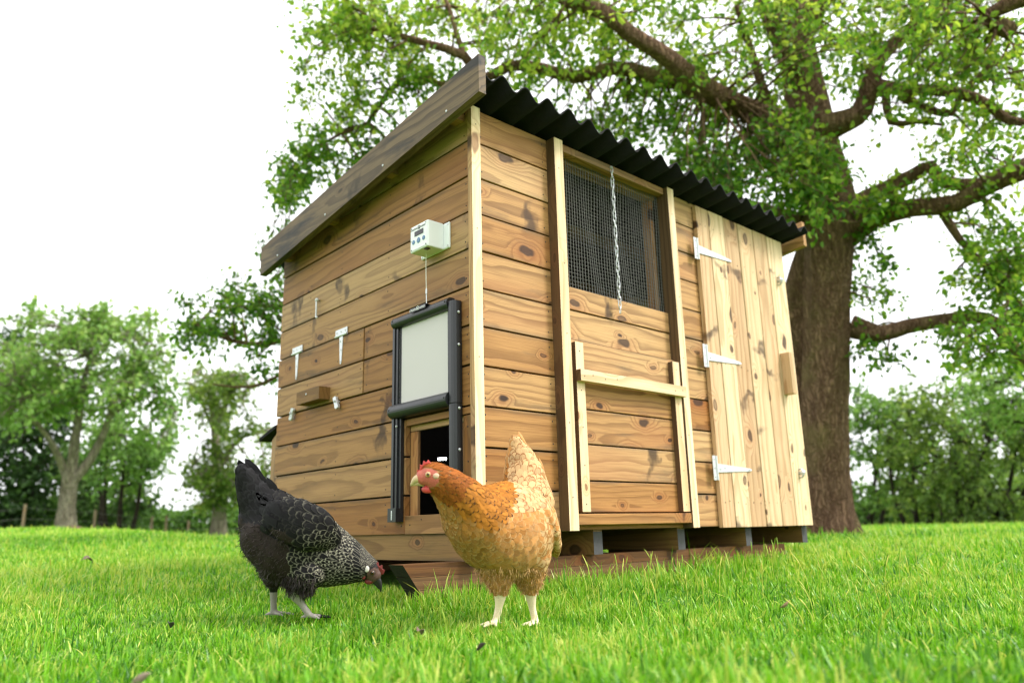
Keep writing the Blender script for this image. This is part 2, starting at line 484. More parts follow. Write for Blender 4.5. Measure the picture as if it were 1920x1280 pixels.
def make_grass():
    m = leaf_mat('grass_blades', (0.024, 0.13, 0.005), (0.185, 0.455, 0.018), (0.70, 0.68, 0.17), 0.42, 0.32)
    P = []; H = []; Wd = []; T = []

    def zone(s0, s1, dens, hmin, hmax, wid, margin):
        smax_l = 0.70 * s1 + margin
        n = int(dens * (s1 - s0) * 2 * smax_l)
        s = rng.uniform(s0, s1, n); l = rng.uniform(-smax_l, smax_l, n)
        k = np.abs(l) < 0.70 * s + margin
        s, l = s[k], l[k]
        x = CAM[0] + s * FH[0] + l * RH[0]; y = CAM[1] + s * FH[1] + l * RH[1]
        k = ~((x > 0.05) & (x < 1.86) & (y > 0.2) & (y < 1.2))
        x, y, s, l = x[k], y[k], s[k], l[k]
        cl = np.sin(x * 9.1 + 2 * np.sin(y * 5.3)) * np.sin(y * 8.3 + 2 * np.sin(x * 4.7)) + 0.6 * np.sin(x * 2.2 + 1.1 * y) * np.sin(2.9 * y - x)
        keep = rng.random(len(x)) < np.clip(0.72 + 0.28 * cl, 0.3, 1)
        x, y, s, cl = x[keep], y[keep], s[keep], cl[keep]
        h = rng.uniform(hmin, hmax, len(x)) * (1 + 0.22 * cl) * np.where(rng.random(len(x)) < 0.07, 1.6, 1.0)
        h = h * np.where((x > -0.2) & (x < 1.9), 1 + np.interp(x, [0.9, 1.5], [0.95, 0.1]) * np.clip((y + 0.35) / 0.25, 0, 1) * (y < 0.06), 1.0)
        c2 = np.sin(x * 27 + 3 * np.sin(y * 13)) * np.sin(y * 23 + 3 * np.sin(x * 11))
        h = 0.86 * h * (1 + 0.28 * c2)
        t = np.clip(0.44 - 0.07 * c2 + 0.13 * cl + 0.08 * np.sin(x * 0.9 + 2 * np.sin(y * 0.8)) + rng.normal(0, 0.2, len(x)), 0.0, 0.78)
        t = np.where(rng.random(len(x)) < 0.055, rng.uniform(0.75, 1.0, len(x)), t)
        P.append(np.stack([x, y, ground(x, y) - 0.004], -1)); H.append(h); T.append(t)
        Wd.append(wid * rng.uniform(0.6, 1.35, len(x)))

    zone(0.30, 1.2, 19000, 0.020, 0.052, 0.0042, 0.5)
    zone(1.2, 2.6, 24000, 0.015, 0.040, 0.0032, 0.6)
    zone(2.6, 5.0, 7500, 0.022, 0.054, 0.0045, 1.3)
    zone(5.0, 9.5, 1900, 0.035, 0.07, 0.008, 2.5)
    zone(9.5, 22.0, 420, 0.035, 0.07, 0.016, 4.0)
    P = np.concatenate(P); H = np.concatenate(H); T = np.concatenate(T); Wd = np.concatenate(Wd)
    n = len(P)
    az = rng.uniform(0, 2 * math.pi, n)
    dirv = np.stack([np.cos(az), np.sin(az), np.zeros(n)], -1)
    side = np.stack([-np.sin(az), np.cos(az), np.zeros(n)], -1)
    lean = rng.uniform(0.1, 0.95, n) ** 1.3
    lean = np.where(T > 0.8, rng.uniform(0.6, 1.8, n), lean)
    V = []
    for t, wf in ((0, 0.7), (0.36, 1.0), (0.72, 0.72)):
        c = P + dirv * (H * lean * t ** 1.7)[:, None] + np.array([0, 0, 1]) * (H * (t - 0.28 * lean * t * t))[:, None]
        V += [c - side * (Wd * wf * 0.5)[:, None], c + side * (Wd * wf * 0.5)[:, None]]
    V.append(P + dirv * (H * lean)[:, None] + np.array([0, 0, 1]) * (H * (1 - 0.28 * lean))[:, None])
    V = np.stack(V, 1)
    b = np.arange(n)[:, None] * 7
    q = np.concatenate([b + np.array([0, 1, 3, 2]), b + np.array([2, 3, 5, 4])])
    tr = b + np.array([4, 5, 6])
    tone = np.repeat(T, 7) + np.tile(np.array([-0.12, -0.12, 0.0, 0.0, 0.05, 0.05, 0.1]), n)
    V = V.reshape(-1, 3)
    F4, F3, tone = [q], [tr], [tone]
    # seed stalks standing above the turf
    sv = []; sf = []; st = []
    base = len(V)
    for _ in range(150):
        s = rng.uniform(1.25, 4.2); l = rng.uniform(-0.62, 0.68) * s
        if rng.random() < 0.6:
            l = rng.uniform(0.05, 0.5) * s; s = rng.uniform(1.5, 3.2)
        x = CAM[0] + s * FH[0] + l * RH[0]; y = CAM[1] + s * FH[1] + l * RH[1]
        if x > -0.05 and y > -0.03:
            continue
        z = float(ground(x, y)); h = rng.uniform(0.07, 0.14); a = rng.uniform(0, 6.28); ln = rng.uniform(0.05, 0.5)
        d = np.array([math.cos(a), math.sin(a), 0]); p = np.array([x, y, z])
        prof = [(0, .0008), (.4, .0008), (.7, .0008), (.78, .0022), (.9, .0018), (1.0, .0004)]
        o = base + len(sv)
        for t, r in prof:
            c = p + d * h * ln * t * t + np.array([0, 0, h * (t - 0.3 * ln * t * t)])
            for k in range(3):
                sv.append(c + r * (math.cos(2.1 * k) * RH + math.sin(2.1 * k) * FH))
        for j in range(len(prof) - 1):
            for k in range(3):
                sf.append((o + j * 3 + k, o + j * 3 + (k + 1) % 3, o + j * 3 + 3 + (k + 1) % 3, o + j * 3 + 3 + k))
        st += [rng.uniform(0.6, 1.0)] * (3 * len(prof))
    V = np.concatenate([V, np.array(sv)])
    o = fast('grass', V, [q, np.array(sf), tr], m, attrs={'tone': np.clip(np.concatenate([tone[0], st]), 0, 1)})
    o['kind'] = 'stuff'
    return o


make_grass()


# ------------------------------------------------------------------ trees
def spline(pts, radii, step):
    pts = [np.asarray(p, float) for p in pts]
    P = [2 * pts[0] - pts[1]] + pts + [2 * pts[-1] - pts[-2]]
    R = [radii[0]] + list(radii) + [radii[-1]]
    op = []; orr = []
    for i in range(1, len(P) - 2):
        p0, p1, p2, p3 = P[i - 1:i + 3]
        n = max(2, int(np.linalg.norm(p2 - p1) / step))
        for k in range(n):
            t = k / n
            op.append(0.5 * (2 * p1 + (p2 - p0) * t + (2 * p0 - 5 * p1 + 4 * p2 - p3) * t * t + (3 * p1 - p0 - 3 * p2 + p3) * t ** 3))
            orr.append(R[i] * (1 - t) + R[i + 1] * t)
    op.append(P[-2]); orr.append(R[-2])
    return np.array(op), np.array(orr)


def tube_arrays(P, R, n, off, rough, seed):
    t = np.gradient(P, axis=0)
    t /= np.linalg.norm(t, axis=1)[:, None] + 1e-9
    up = np.cross(t[0], [0.31, 0.77, 0.13]); up /= np.linalg.norm(up)
    V = []
    ang = np.arange(n) * 2 * math.pi / n
    for i in range(len(P)):
        up = up - t[i] * (up @ t[i]); up /= np.linalg.norm(up) + 1e-9
        sd = np.cross(t[i], up)
        rad = np.full(n, R[i])
        if rough:
            rad = rad * np.array([1 + rough * mnoise.noise(Vector((math.cos(a) * 2.4 + seed, math.sin(a) * 2.4, i * 0.13))) + 0.5 * rough * mnoise.noise(Vector((math.cos(a) * 6 + seed, math.sin(a) * 6, i * 0.3))) for a in ang])
        V.append(P[i] + (np.cos(ang)[:, None] * up + np.sin(ang)[:, None] * sd) * rad[:, None])
    V = np.concatenate(V)
    i, k = np.meshgrid(np.arange(len(P) - 1), np.arange(n), indexing='ij')
    F = np.stack([i * n + k, i * n + (k + 1) % n, (i + 1) * n + (k + 1) % n, (i + 1) * n + k], -1).reshape(-1, 4) + off
    return V, F


def bark_mat(name, c0, c1, moss=None, sc=1.0):
    g = G(name)
    tc = g.n('TexCoord').outputs['Object']
    v = g.vmul(tc, (1.0, 1.0, 0.22))
    n1 = g.noise(v, 26.0 * sc, 6.0, 0.65)
    n2 = g.noise(tc, 2.2 * sc, 4.0)
    vo = g.n('TexVoronoi', {'Vector': g.n('VectorMath', {0: g.vmul(g.n('TexNoise', {'Vector': tc, 'Scale': 9.0, 'Detail': 4.0}).outputs[1], (.12, .12, .02)), 1: g.vmul(tc, (1, 1, 0.10))}, operation='ADD').outputs[0], 'Scale': 42.0 * sc}, feature='DISTANCE_TO_EDGE').outputs[0]
    cr = g.step(vo, 0.0, 0.22)
    c = g.mix(g.step(n1, 0.35, 0.7), c0, c1)
    c = g.mix(g.math('MULTIPLY', g.math('SUBTRACT', 1.0, cr), 0.55), c, tuple(x * 0.45 for x in c0))
    if moss:
        c = g.mix(g.math('MULTIPLY', g.step(n2, 0.48, 0.68), 0.7), c, moss)
    h = g.math('ADD', g.math('MULTIPLY', cr, 0.7), n1)
    return g.surf(g.pbr(c, 0.9, spec=0.15, bump=g.bump(h, 0.9, 0.03 / sc)))


def leaves_arrays(P, axis, size, tone):
    """one folded, pointed leaf per row: six vertices, two quads"""
    n = len(P)
    axis = axis / (np.linalg.norm(axis, axis=1)[:, None] + 1e-9)
    rnd = rng.normal(size=(n, 3)); rnd[:, 2] += 0.9
    sd = np.cross(axis, rnd); sd /= np.linalg.norm(sd, axis=1)[:, None] + 1e-9
    nm = np.cross(sd, axis)
    L = size[:, None]; w = (size * rng.uniform(0.26, 0.36, n))[:, None]
    fold = w * 0.45
    b = P; tip = P + axis * L - nm * L * 0.12
    v = [b, tip]
    for s in (-1, 1):
        v += [P + axis * L * 0.32 + sd * s * w + nm * fold, P + axis * L * 0.68 + sd * s * w * 0.82 + nm * fold * 0.5]
    V = np.stack(v, 1).reshape(-1, 3)
    o = np.arange(n)[:, None] * 6
    F = np.concatenate([o + np.array([0, 2, 3, 1]), o + np.array([0, 1, 5, 4])])
    return V, F, np.repeat(np.clip(tone, 0, 1), 6)


def tree(name, label, limbs, clumps, leaf, bark, mat, cat='tree', step=0.12, leaf_n=42, sub=6, sides=14, twig_r=0.011, group=None, base=None, drooping=0.35, tone_spread=0.16):
    """limbs: [(points, radii)]; clumps: [(centre, radius, tone)]; every clump hangs on a twig from the nearest limb"""
    root = thing(name, label, cat, base if base is not None else limbs[0][0][0], group=group)
    o = np.array(root.location)
    V = []; F = []; off = 0; LP = []; LR = []
    for i, (p, r) in enumerate(limbs):
        P, R = spline(p, r, step)
        LP.append(P); LR.append(R)
        v, f = tube_arrays(P, R, sides if i == 0 else max(7, sides - 5), off, 0.16, i * 3.7)
        V.append(v); F.append(f); off += len(v)
    fast('trunk', np.concatenate(V) - o, [np.concatenate(F)], bark, root)
    LP = np.concatenate(LP); LR = np.concatenate(LR)
    V = []; F = []; off = 0; lp = []; la = []; lt = []
    for (c, R, tn) in clumps:
        c = np.asarray(c, float)
        dd = np.linalg.norm(LP - c, axis=1) + 0.9 * np.maximum(0, c[2] - LP[:, 2])
        j = int(np.argmin(dd * rng.uniform(0.85, 1.15, len(dd))))
        a = LP[j]
        mid = (a + c) / 2 + rng.normal(0, 0.12, 3) * np.linalg.norm(c - a) + np.array([0, 0, 0.12 * np.linalg.norm(c - a)])
        t = np.linspace(0, 1, 7)[:, None]
        path = (1 - t) ** 2 * a + 2 * t * (1 - t) * mid + t * t * c
        v, f = tube_arrays(path, np.linspace(min(twig_r * 1.6, LR[j]), twig_r * 0.4, 7), 5, off, 0, 0)
        V.append(v); F.append(f); off += len(v)
        for k in range(sub):
            p0 = path[rng.integers(3, 7)]
            q = c + rng.normal(size=3) * R * np.array([0.62, 0.62, 0.5]); q[2] -= drooping * R * rng.random()
            m2 = (p0 + q) / 2 + rng.normal(0, 0.12, 3) * R + np.array([0, 0, 0.2 * R])
            tt = np.linspace(0, 1, 5)[:, None]
            sp = (1 - tt) ** 2 * p0 + 2 * tt * (1 - tt) * m2 + tt * tt * q
            v, f = tube_arrays(sp, np.linspace(twig_r * 0.45, twig_r * 0.15, 5), 4, off, 0, 0)
            V.append(v); F.append(f); off += len(v)
            nl = int(leaf_n / sub * rng.uniform(0.6, 1.4))
            u = rng.uniform(0.15, 1.05, nl)[:, None]
            pos = (1 - u) ** 2 * p0 + 2 * u * (1 - u) * m2 + u * u * q + rng.normal(0, leaf * 0.7, (nl, 3))
            ax = rng.normal(size=(nl, 3)) * 0.75 + (q - p0) / (np.linalg.norm(q - p0) + 1e-6) * 0.5; ax[:, 2] -= drooping
            lp.append(pos); la.append(ax); lt.append(np.full(nl, tn + rng.normal(0, 0.07)) + rng.normal(0, tone_spread, nl))
    fast('twigs', np.concatenate(V) - o, [np.concatenate(F)], bark, root)
    lp = np.concatenate(lp); la = np.concatenate(la); lt = np.concatenate(lt)
    v, f, t = leaves_arrays(lp, la, leaf * rng.uniform(0.7, 1.35, len(lp)), lt)
    fast('crown', v - o, [f], mat, root, {'tone': t}, smooth=False)
    return root


B_OLD = bark_mat('old_brown_bark', (0.165, 0.092, 0.056), (0.31, 0.19, 0.12), (0.22, 0.175, 0.07), 1.0)
B_PALE = bark_mat('pale_bark', (0.24, 0.20, 0.145), (0.42, 0.37, 0.29), (0.26, 0.26, 0.12), 0.7)
B_DARK = bark_mat('dark_bark', (0.035, 0.028, 0.02), (0.09, 0.07, 0.05), None, 0.6)
L_BIG = leaf_mat('pear_leaves', (0.038, 0.115, 0.013), (0.155, 0.32, 0.03), (0.49, 0.59, 0.09), 0.56)
L_MID = leaf_mat('orchard_leaves', (0.075, 0.17, 0.035), (0.20, 0.36, 0.075), (0.40, 0.52, 0.17), 0.48)
L_DARK = leaf_mat('dark_leaves', (0.025, 0.065, 0.014), (0.075, 0.155, 0.032), (0.17, 0.28, 0.06), 0.42)
L_GREY = leaf_mat('grey_green_leaves', (0.05, 0.105, 0.018), (0.165, 0.27, 0.045), (0.38, 0.46, 0.11), 0.48)


def blob(x0, x1, y0, y1, d0, d1, n, R, tone, sh=True):
    """n clump centres inside the ellipse the photograph shows them in, at depths d0..d1"""
    out = []
    while len(out) < n:
        u, v = rng.uniform(-1, 1, 2)
        if sh and u * u + v * v > 1:
            continue
        d = rng.uniform(d0, d1)
        out.append((at((x0 + x1) / 2 + u * (x1 - x0) / 2, (y0 + y1) / 2 + v * (y1 - y0) / 2, d), R * rng.uniform(0.75, 1.25), tone + rng.normal(0, 0.05)))
    return out


def on_ground(p, dz=-0.05):
    p = np.array(p, float); p[2] = float(ground(p[0], p[1])) + dz
    return p


def big_tree():
    D = 6.5
    b = on_ground(at(1540, 985, D), -0.08)
    limbs = [
        ([b, at(1541, 960, D), at(1546, 880, D), at(1546, 760, D), at(1548, 620, D), at(1554, 480, D), at(1552, 380, D + .05), at(1535, 290, D + .1), at(1510, 180, D + .15), at(1490, 80, D + .2), at(1475, -60, D + .3), at(1450, -260, D + .5), at(1440, -480, D + .6)],
         [0.34, 0.26, 0.20, 0.183, 0.178, 0.20, 0.225, 0.19, 0.17, 0.15, 0.13, 0.09, 0.04]),
        # second stem between coop and trunk
        ([on_ground(at(1480, 985, D + .3), -0.08), at(1486, 860, D + .3), at(1490, 700, D + .25), at(1500, 560, D + .2), at(1528, 450, D + .12)], [0.2, 0.17, 0.15, 0.15, 0.12]),
        # big limb to the upper left
        ([at(1530, 300, D), at(1470, 235, D - .2), at(1400, 205, D - .4), at(1320, 165, D - .6), at(1255, 110, D - .7), at(1180, 62, D - .8), at(1130, 22, D - .8), at(1060, 0, D - .7), at(990, -50, D - .6), at(900, -120, D - .5)], [0.13, 0.10, 0.09, 0.09, 0.07, 0.06, 0.054, 0.048, 0.036, 0.02]),
        ([at(1340, 180, D - .55), at(1270, 155, D - .3), at(1200, 137, D - .1), at(1150, 128, D), at(1080, 145, D + .1), at(1010, 128, D + .1), at(955, 124, D + .1), at(905, 148, D), at(870, 105, D - .1), at(800, 82, D - .1), at(740, 66, D), at(680, 52, D + .1), at(620, 70, D + .2)], [0.08, 0.07, 0.062, 0.058, 0.054, 0.048, 0.045, 0.042, 0.04, 0.032, 0.026, 0.02, 0.01]),
        ([at(870, 105, D - .1), at(855, 60, D), at(840, 10, D + .1), at(810, -50, D + .2)], [0.03, 0.022, 0.018, 0.008]),
        ([at(905, 148, D), at(850, 165, D + .1), at(780, 145, D + .2), at(730, 170, D + .3), at(690, 230, D + .3), at(640, 250, D + .3), at(580, 290, D + .3), at(540, 350, D + .3)], [0.035, 0.028, 0.026, 0.024, 0.018, 0.014, 0.011, 0.006]),
        # low limb behind the coop that comes out at its left
        ([at(1500, 420, D + .1), at(1300, 380, D + .5), at(1050, 420, D + .7), at(800, 500, D + .7), at(620, 590, D + .6), at(520, 640, D + .5), at(440, 640, D + .5), at(370, 610, D + .5)], [0.10, 0.08, 0.065, 0.05, 0.035, 0.025, 0.016, 0.008]),
        ([at(620, 590, D + .6), at(540, 690, D + .6), at(470, 725, D + .6), at(400, 720, D + .6)], [0.03, 0.02, 0.014, 0.008]),
        # right limbs
        ([at(1585, 440, D), at(1640, 408, D - .2), at(1710, 390, D - .4), at(1790, 382, D - .6), at(1850, 350, D - .7), at(1930, 318, D - .9), at(2030, 290, D - 1.1), at(2150, 250, D - 1.3)], [0.13, 0.085, 0.072, 0.068, 0.066, 0.062, 0.05, 0.03]),
        ([at(1580, 400, D + .1), at(1640, 365, D + .1), at(1710, 330, D), at(1745, 312, D - .1), at(1765, 340, D - .1), at(1840, 345, D - .2), at(1900, 310, D - .3), at(1990, 300, D - .3)], [0.10, 0.072, 0.06, 0.055, 0.052, 0.05, 0.04, 0.03]),
        ([at(1595, 612, D), at(1650, 625, D - .1), at(1700, 612, D - .1), at(1760, 602, D - .2), at(1830, 595, D - .3), at(1865, 605, D - .4), at(1895, 645, D - .5), at(1950, 700, D - .6)], [0.10, 0.07, 0.064, 0.058, 0.05, 0.046, 0.042, 0.03]),
        ([at(1545, 240, D), at(1590, 225, D - .1), at(1618, 205, D - .1), at(1635, 150, D - .2), at(1650, 110, D - .2), at(1700, 60, D - .3), at(1760, 10, D - .4), at(1800, -60, D - .4)], [0.12, 0.095, 0.085, 0.075, 0.06, 0.05, 0.04, 0.02]),
        ([at(1640, 160, D - .2), at(1700, 168, D - .3), at(1790, 172, D - .4), at(1850, 195, D - .5), at(1890, 225, D - .6), at(1960, 235, D - .7)], [0.06, 0.05, 0.045, 0.04, 0.035, 0.025]),
        ([at(1690, 180, D - .25), at(1740, 205, D - .25), at(1785, 212, D - .3), at(1800, 180, D - .3), at(1860, 120, D - .4)], [0.04, 0.032, 0.03, 0.028, 0.012]),
        ([at(1660, 170, D - .2), at(1670, 230, D - .2), at(1720, 228, D - .2), at(1770, 235, D - .2)], [0.035, 0.028, 0.022, 0.01]),
        ([at(1760, 385, D - .5), at(1800, 450, D - .5), at(1850, 500, D - .5), at(1900, 560, D - .5)], [0.035, 0.028, 0.02, 0.01]),
        ([at(1850, 500, D - .5), at(1890, 488, D - .5), at(1950, 470, D - .5)], [0.022, 0.018, 0.01]),
        ([at(1510, 180, D + .15), at(1470, 90, D), at(1440, 30, D - .1), at(1400, -60, D - .2)], [0.10, 0.075, 0.06, 0.03]),
        ([at(1900, 60, D - 1), at(1850, 30, D - 1), at(1960, -20, D - 1.2)], [0.06, 0.05, 0.07]),
        ([at(1490, 250, D + .1), at(1440, 190, D + .1), at(1410, 100, D + .1), at(1380, 10, D)], [0.05, 0.045, 0.035, 0.02]),
        ([at(1480, 80, D + .2), at(1600, -60, D), at(1800, -160, D - .3), at(2050, -250, D - .6)], [0.1, 0.08, 0.05, 0.02]),
    ]
    c = []
    c += blob(550, 720, 10, 140, 6.2, 7.0, 16, .22, .66)
    c += blob(555, 700, 120, 250, 6.3, 7.0, 12, .19, .6)
    c += blob(600, 860, -30, 110, 6.0, 7.0, 26, .25, .66)
    c += blob(690, 880, 90, 230, 6.2, 7.0, 13, .2, .45)
    c += blob(560, 760, 225, 320, 6.4, 7.1, 9, .18, .38)
    c += blob(495, 610, 250, 400, 6.4, 7.0, 14, .16, .38)
    c += blob(600, 730, 300, 400, 6.5, 7.0, 4, .15, .33)
    c += blob(880, 1160, -30, 130, 5.6, 7.0, 38, .26, .66)
    c += blob(1010, 1260, 140, 290, 6.3, 7.2, 20, .22, .45)
    c += blob(920, 1010, 150, 200, 6.3, 7.2, 3, .15, .45)
    c += blob(1120, 1560, -50, 180, 5.6, 7.2, 56, .28, .61)
    c += blob(1180, 1500, 170, 360, 5.8, 7.2, 34, .25, .40)
    c += blob(1260, 1560, 290, 420, 5.4, 7.2, 34, .22, .30)
    c += blob(1400, 1580, 230, 400, 5.3, 6.1, 22, .2, .42)
    c += blob(1560, 1960, -60, 150, 5.0, 7.2, 62, .28, .62)
    c += blob(1690, 1960, 110, 290, 5.2, 7.0, 34, .24, .58)
    c += blob(1560, 1660, 60, 180, 6.0, 7.0, 8, .2, .5)
    c += blob(1590, 1720, 320, 400, 5.8, 6.8, 7, .18, .5)
    c += blob(1720, 1930, 300, 420, 5.7, 7, 9, .2, .55)
    c += blob(1600, 1690, 430, 570, 6.0, 7.0, 8, .16, .30)
    c += blob(1760, 1960, 430, 560, 5.6, 6.8, 25, .2, .48)
    c += blob(1610, 1720, 600, 690, 6.2, 7.0, 4, .14, .28)
    c += blob(1770, 1960, 560, 700, 5.4, 6.8, 24, .2, .46)
    c += blob(415, 560, 450, 660, 6.6, 7.3, 22, .2, .28)
    c += blob(335, 450, 540, 690, 6.6, 7.3, 13, .18, .28)
    c += blob(430, 530, 660, 740, 6.6, 7.3, 3, .15, .3)
    c += blob(1000, 2100, -420, -60, 5.6, 8.0, 26, .4, .5)      # crown above the frame
    c += blob(600, 1400, 200, 520, 7.0, 8.2, 30, .32, .3)       # far side of the crown
    c += blob(1960, 2300, -100, 500, 4.8, 6.5, 26, .3, .5)
    # sprigs in front of the trunk
    c += blob(1470, 1600, 270, 350, 5.5, 6.1, 10, .15, .55)
    tree('old_pear_tree', 'massive old tree with brown furrowed trunk and spreading limbs behind the coop', limbs, c, 0.051, B_OLD, L_BIG, base=b, leaf_n=64, sub=6, sides=26, twig_r=0.0075, tone_spread=0.19)


big_tree()


def orchard_tree_fork():
    D = 14.0
    b = on_ground(at(124, 988, D))
    limbs = [([b, at(126, 950, D), at(131, 900, D), at(132, 880, D)], [0.22, 0.145, 0.13, 0.128]),
             ([at(128, 900, D), at(112, 860, D - .1), at(90, 820, D - .3), at(60, 780, D - .5), at(30, 720, D - .6)], [0.09, 0.07, 0.055, 0.04, 0.02]),
             ([at(133, 890, D), at(140, 830, D), at(148, 780, D), at(160, 700, D + .1), at(180, 630, D + .2)], [0.10, 0.08, 0.065, 0.045, 0.02]),
             ([at(138, 900, D), at(170, 860, D + .1), at(195, 810, D + .2), at(212, 760, D + .3), at(240, 700, D + .4), at(280, 640, D + .4)], [0.09, 0.078, 0.065, 0.05, 0.035, 0.015]),
             ([at(205, 780, D + .3), at(250, 745, D + .3), at(290, 735, D + .4), at(330, 770, D + .5)], [0.06, 0.04, 0.03, 0.015])]
    c = blob(-60, 290, 590, 800, 12.9, 15.2, 56, .5, .58) + blob(40, 330, 580, 740, 13.2, 15, 28, .42, .62) + blob(-40, 140, 690, 800, 13, 14.8, 24, .4, .52)
    c += blob(255, 350, 680, 860, 13.6, 14.8, 13, .3, .45) + blob(20, 280, 572, 620, 13.4, 14.6, 16, .25, .6)
    tree('orchard_tree', 'leafy green tree with pale trunk forking low into three limbs', limbs, c, 0.095, B_PALE, L_MID, base=b, leaf_n=66, sub=6, sides=14, twig_r=0.016, step=0.25)


def orchard_tree_thin():
    D = 18.0
    b = on_ground(at(410, 1000, D))
    limbs = [([b, at(411, 970, D), at(413, 930, D), at(408, 860, D), at(400, 790, D), at(392, 730, D)], [0.23, 0.17, 0.15, 0.10, 0.08, 0.04]),
             ([at(412, 880, D), at(440, 830, D), at(480, 810, D), at(530, 800, D)], [0.07, 0.05, 0.035, 0.015]),
             ([at(404, 810, D), at(380, 760, D), at(360, 700, D)], [0.05, 0.035, 0.015]),
             ([at(402, 800, D), at(440, 740, D), at(500, 720, D)], [0.05, 0.03, 0.015])]
    c = blob(335, 470, 690, 800, 17, 19, 26, .38, .55) + blob(350, 560, 780, 960, 16.8, 19, 42, .42, .40) + blob(330, 470, 850, 950, 17, 19, 18, .35, .45)
    tree('thin_orchard_tree', 'sparse airy tree with pale straight trunk, beyond the tail of the black hen', limbs, c, 0.10, B_PALE, L_GREY, base=b, leaf_n=85, sub=6, sides=12, twig_r=0.018, step=0.3)


orchard_tree_fork()
orchard_tree_thin()


def bush(name, label, px, d, x0, x1, y0, y1, n, R, mat, tone, leaf, stems=4, ybase=985, cat='tree', leaf_n=90, slant=0.0, group=None, drooping=0.35):
    b = on_ground(at(px, ybase, d), -0.1)
    limbs = []
    for k in range(stems):
        tx = x0 + (k + 0.5) * (x1 - x0) / stems + slant * (x1 - x0)
        ty = y0 + (y1 - y0) * 0.35
        p0 = b + np.array([0.25 * (k - stems / 2) * RH[0], 0.25 * (k - stems / 2) * RH[1], 0])
        limbs.append(([p0, 0.6 * p0 + 0.4 * at(tx, ty, d) + rng.normal(0, .15, 3), at(tx, ty, d)], [0.07, 0.05, 0.02]))
    tree(name, label, limbs, blob(x0, x1, y0, y1, d - 1.4, d + 1.4, n, R, tone), leaf, B_DARK, mat, cat=cat, base=b, leaf_n=leaf_n, sub=5, sides=9, twig_r=0.02, step=0.35, group=group, drooping=drooping)


# left background
bush('dark_tree', 'very dark evergreen at the left edge, behind the fork of the pale trunk', 20, 22, -130, 150, 640, 1000, 84, .75, L_DARK, .08, .17)
bush('dark_shrub', 'shadowy dark green shrub between the forked tree and the gap of white sky', 210, 21, 120, 300, 780, 1000, 46, .6, L_DARK, .5, .14, cat='shrub')
bush('round_shrub', 'mid green rounded shrub right of the forked trunk, in front of the dark shrub', 225, 18.5, 150, 290, 770, 930, 30, .45, L_MID, .35, .11, cat='shrub')
# right background
bush('leafy_tree', 'dark leafy tree right beside the big trunk, beyond the lawn', 1630, 20, 1560, 1700, 720, 985, 40, .6, L_MID, .30, .12)
bush('leaning_tree', 'mid green tree with thin dark leaning trunk beyond the lawn', 1740, 18, 1660, 1830, 728, 985, 50, .5, L_GREY, .42, .11, slant=-0.1)
bush('drooping_tree', 'grey green tree with drooping twigs at the right edge of the lawn', 1850, 16.5, 1770, 1990, 735, 1000, 62, .5, L_GREY, .36, .10, drooping=0.9)
bush('bright_tree', 'bright fresh green tree crown above the drooping grey green tree', 1960, 14, 1790, 2120, 660, 800, 46, .4, L_MID, .45, .085, stems=2, slant=.3)
bush('tall_dark_tree', 'tall dark tree behind the leaning tree and the drooping tree', 1800, 26, 1700, 2000, 780, 1000, 30, .9, L_DARK, .85, .17)


def hedge(name, label, pts, h, w, n, mat, tone, leaf):
    """clipped field hedge along a line of ground points"""
    pts = np.array(pts)
    o = pts[0]
    seg = np.linalg.norm(np.diff(pts, axis=0), axis=1); cs = np.concatenate([[0], np.cumsum(seg)])
    u = rng.uniform(0, cs[-1], n)
    x = np.interp(u, cs, pts[:, 0]); y = np.interp(u, cs, pts[:, 1])
    hh = h * (1 + 0.14 * np.sin(u * 1.3) + 0.1 * np.sin(u * 3.1 + 1))
    z = ground(x, y) + hh * rng.random(n) ** 0.7
    off = rng.normal(0, w * 0.4, n)
    P = np.stack([x + off * FH[0], y + off * FH[1], z], -1)
    ax = rng.normal(size=(n, 3)); ax[:, 2] += 0.3
    cl = np.sin(u * 2.3 + 3 * z) * 0.1
    v, f, t = leaves_arrays(P, ax, leaf * rng.uniform(0.7, 1.4, n), tone + cl + rng.normal(0, .16, n))
    ob = fast(name, v - o, [f], mat, None, {'tone': t}, smooth=False)
    ob.location = o
    tag(ob, label, 'hedge')


hedge('field_hedge', 'low green field hedge running behind the wire fence', [on_ground(at(-260, 985, 23), 0), on_ground(at(120, 985, 23), 0), on_ground(at(330, 990, 24), 0), on_ground(at(600, 995, 25), 0), on_ground(at(900, 990, 26), 0)], 0.95, 0.7, 26000, L_MID, .28, .11)
hedge('far_hedge', 'dim low hedge at the foot of the trees on the right', [on_ground(at(1150, 985, 30), 0), on_ground(at(1600, 985, 30), 0), on_ground(at(2200, 985, 28), 0)], 0.9, 0.8, 14000, L_DARK, .7, .16)


def far_wood():
    n = 60000
    a = rng.uniform(0, 2 * math.pi, n); r = rng.uniform(48, 64, n)
    x = CAM[0] + r * np.cos(a); y = CAM[1] + r * np.sin(a)
    hh = 2.2 + 0.8 * np.sin(a * 9) + 0.6 * np.sin(a * 23 + 1)
    z = -0.4 + hh * rng.random(n) ** .8
    ax = rng.normal(size=(n, 3))
    v, f, t = leaves_arrays(np.stack([x, y, z], -1), ax, rng.uniform(.35, .7, n), .35 + rng.normal(0, .15, n))
    o = fast('distant_woodland', v, [f], L_GREY, None, {'tone': t}, smooth=False)
    o['kind'] = 'stuff'


far_wood()


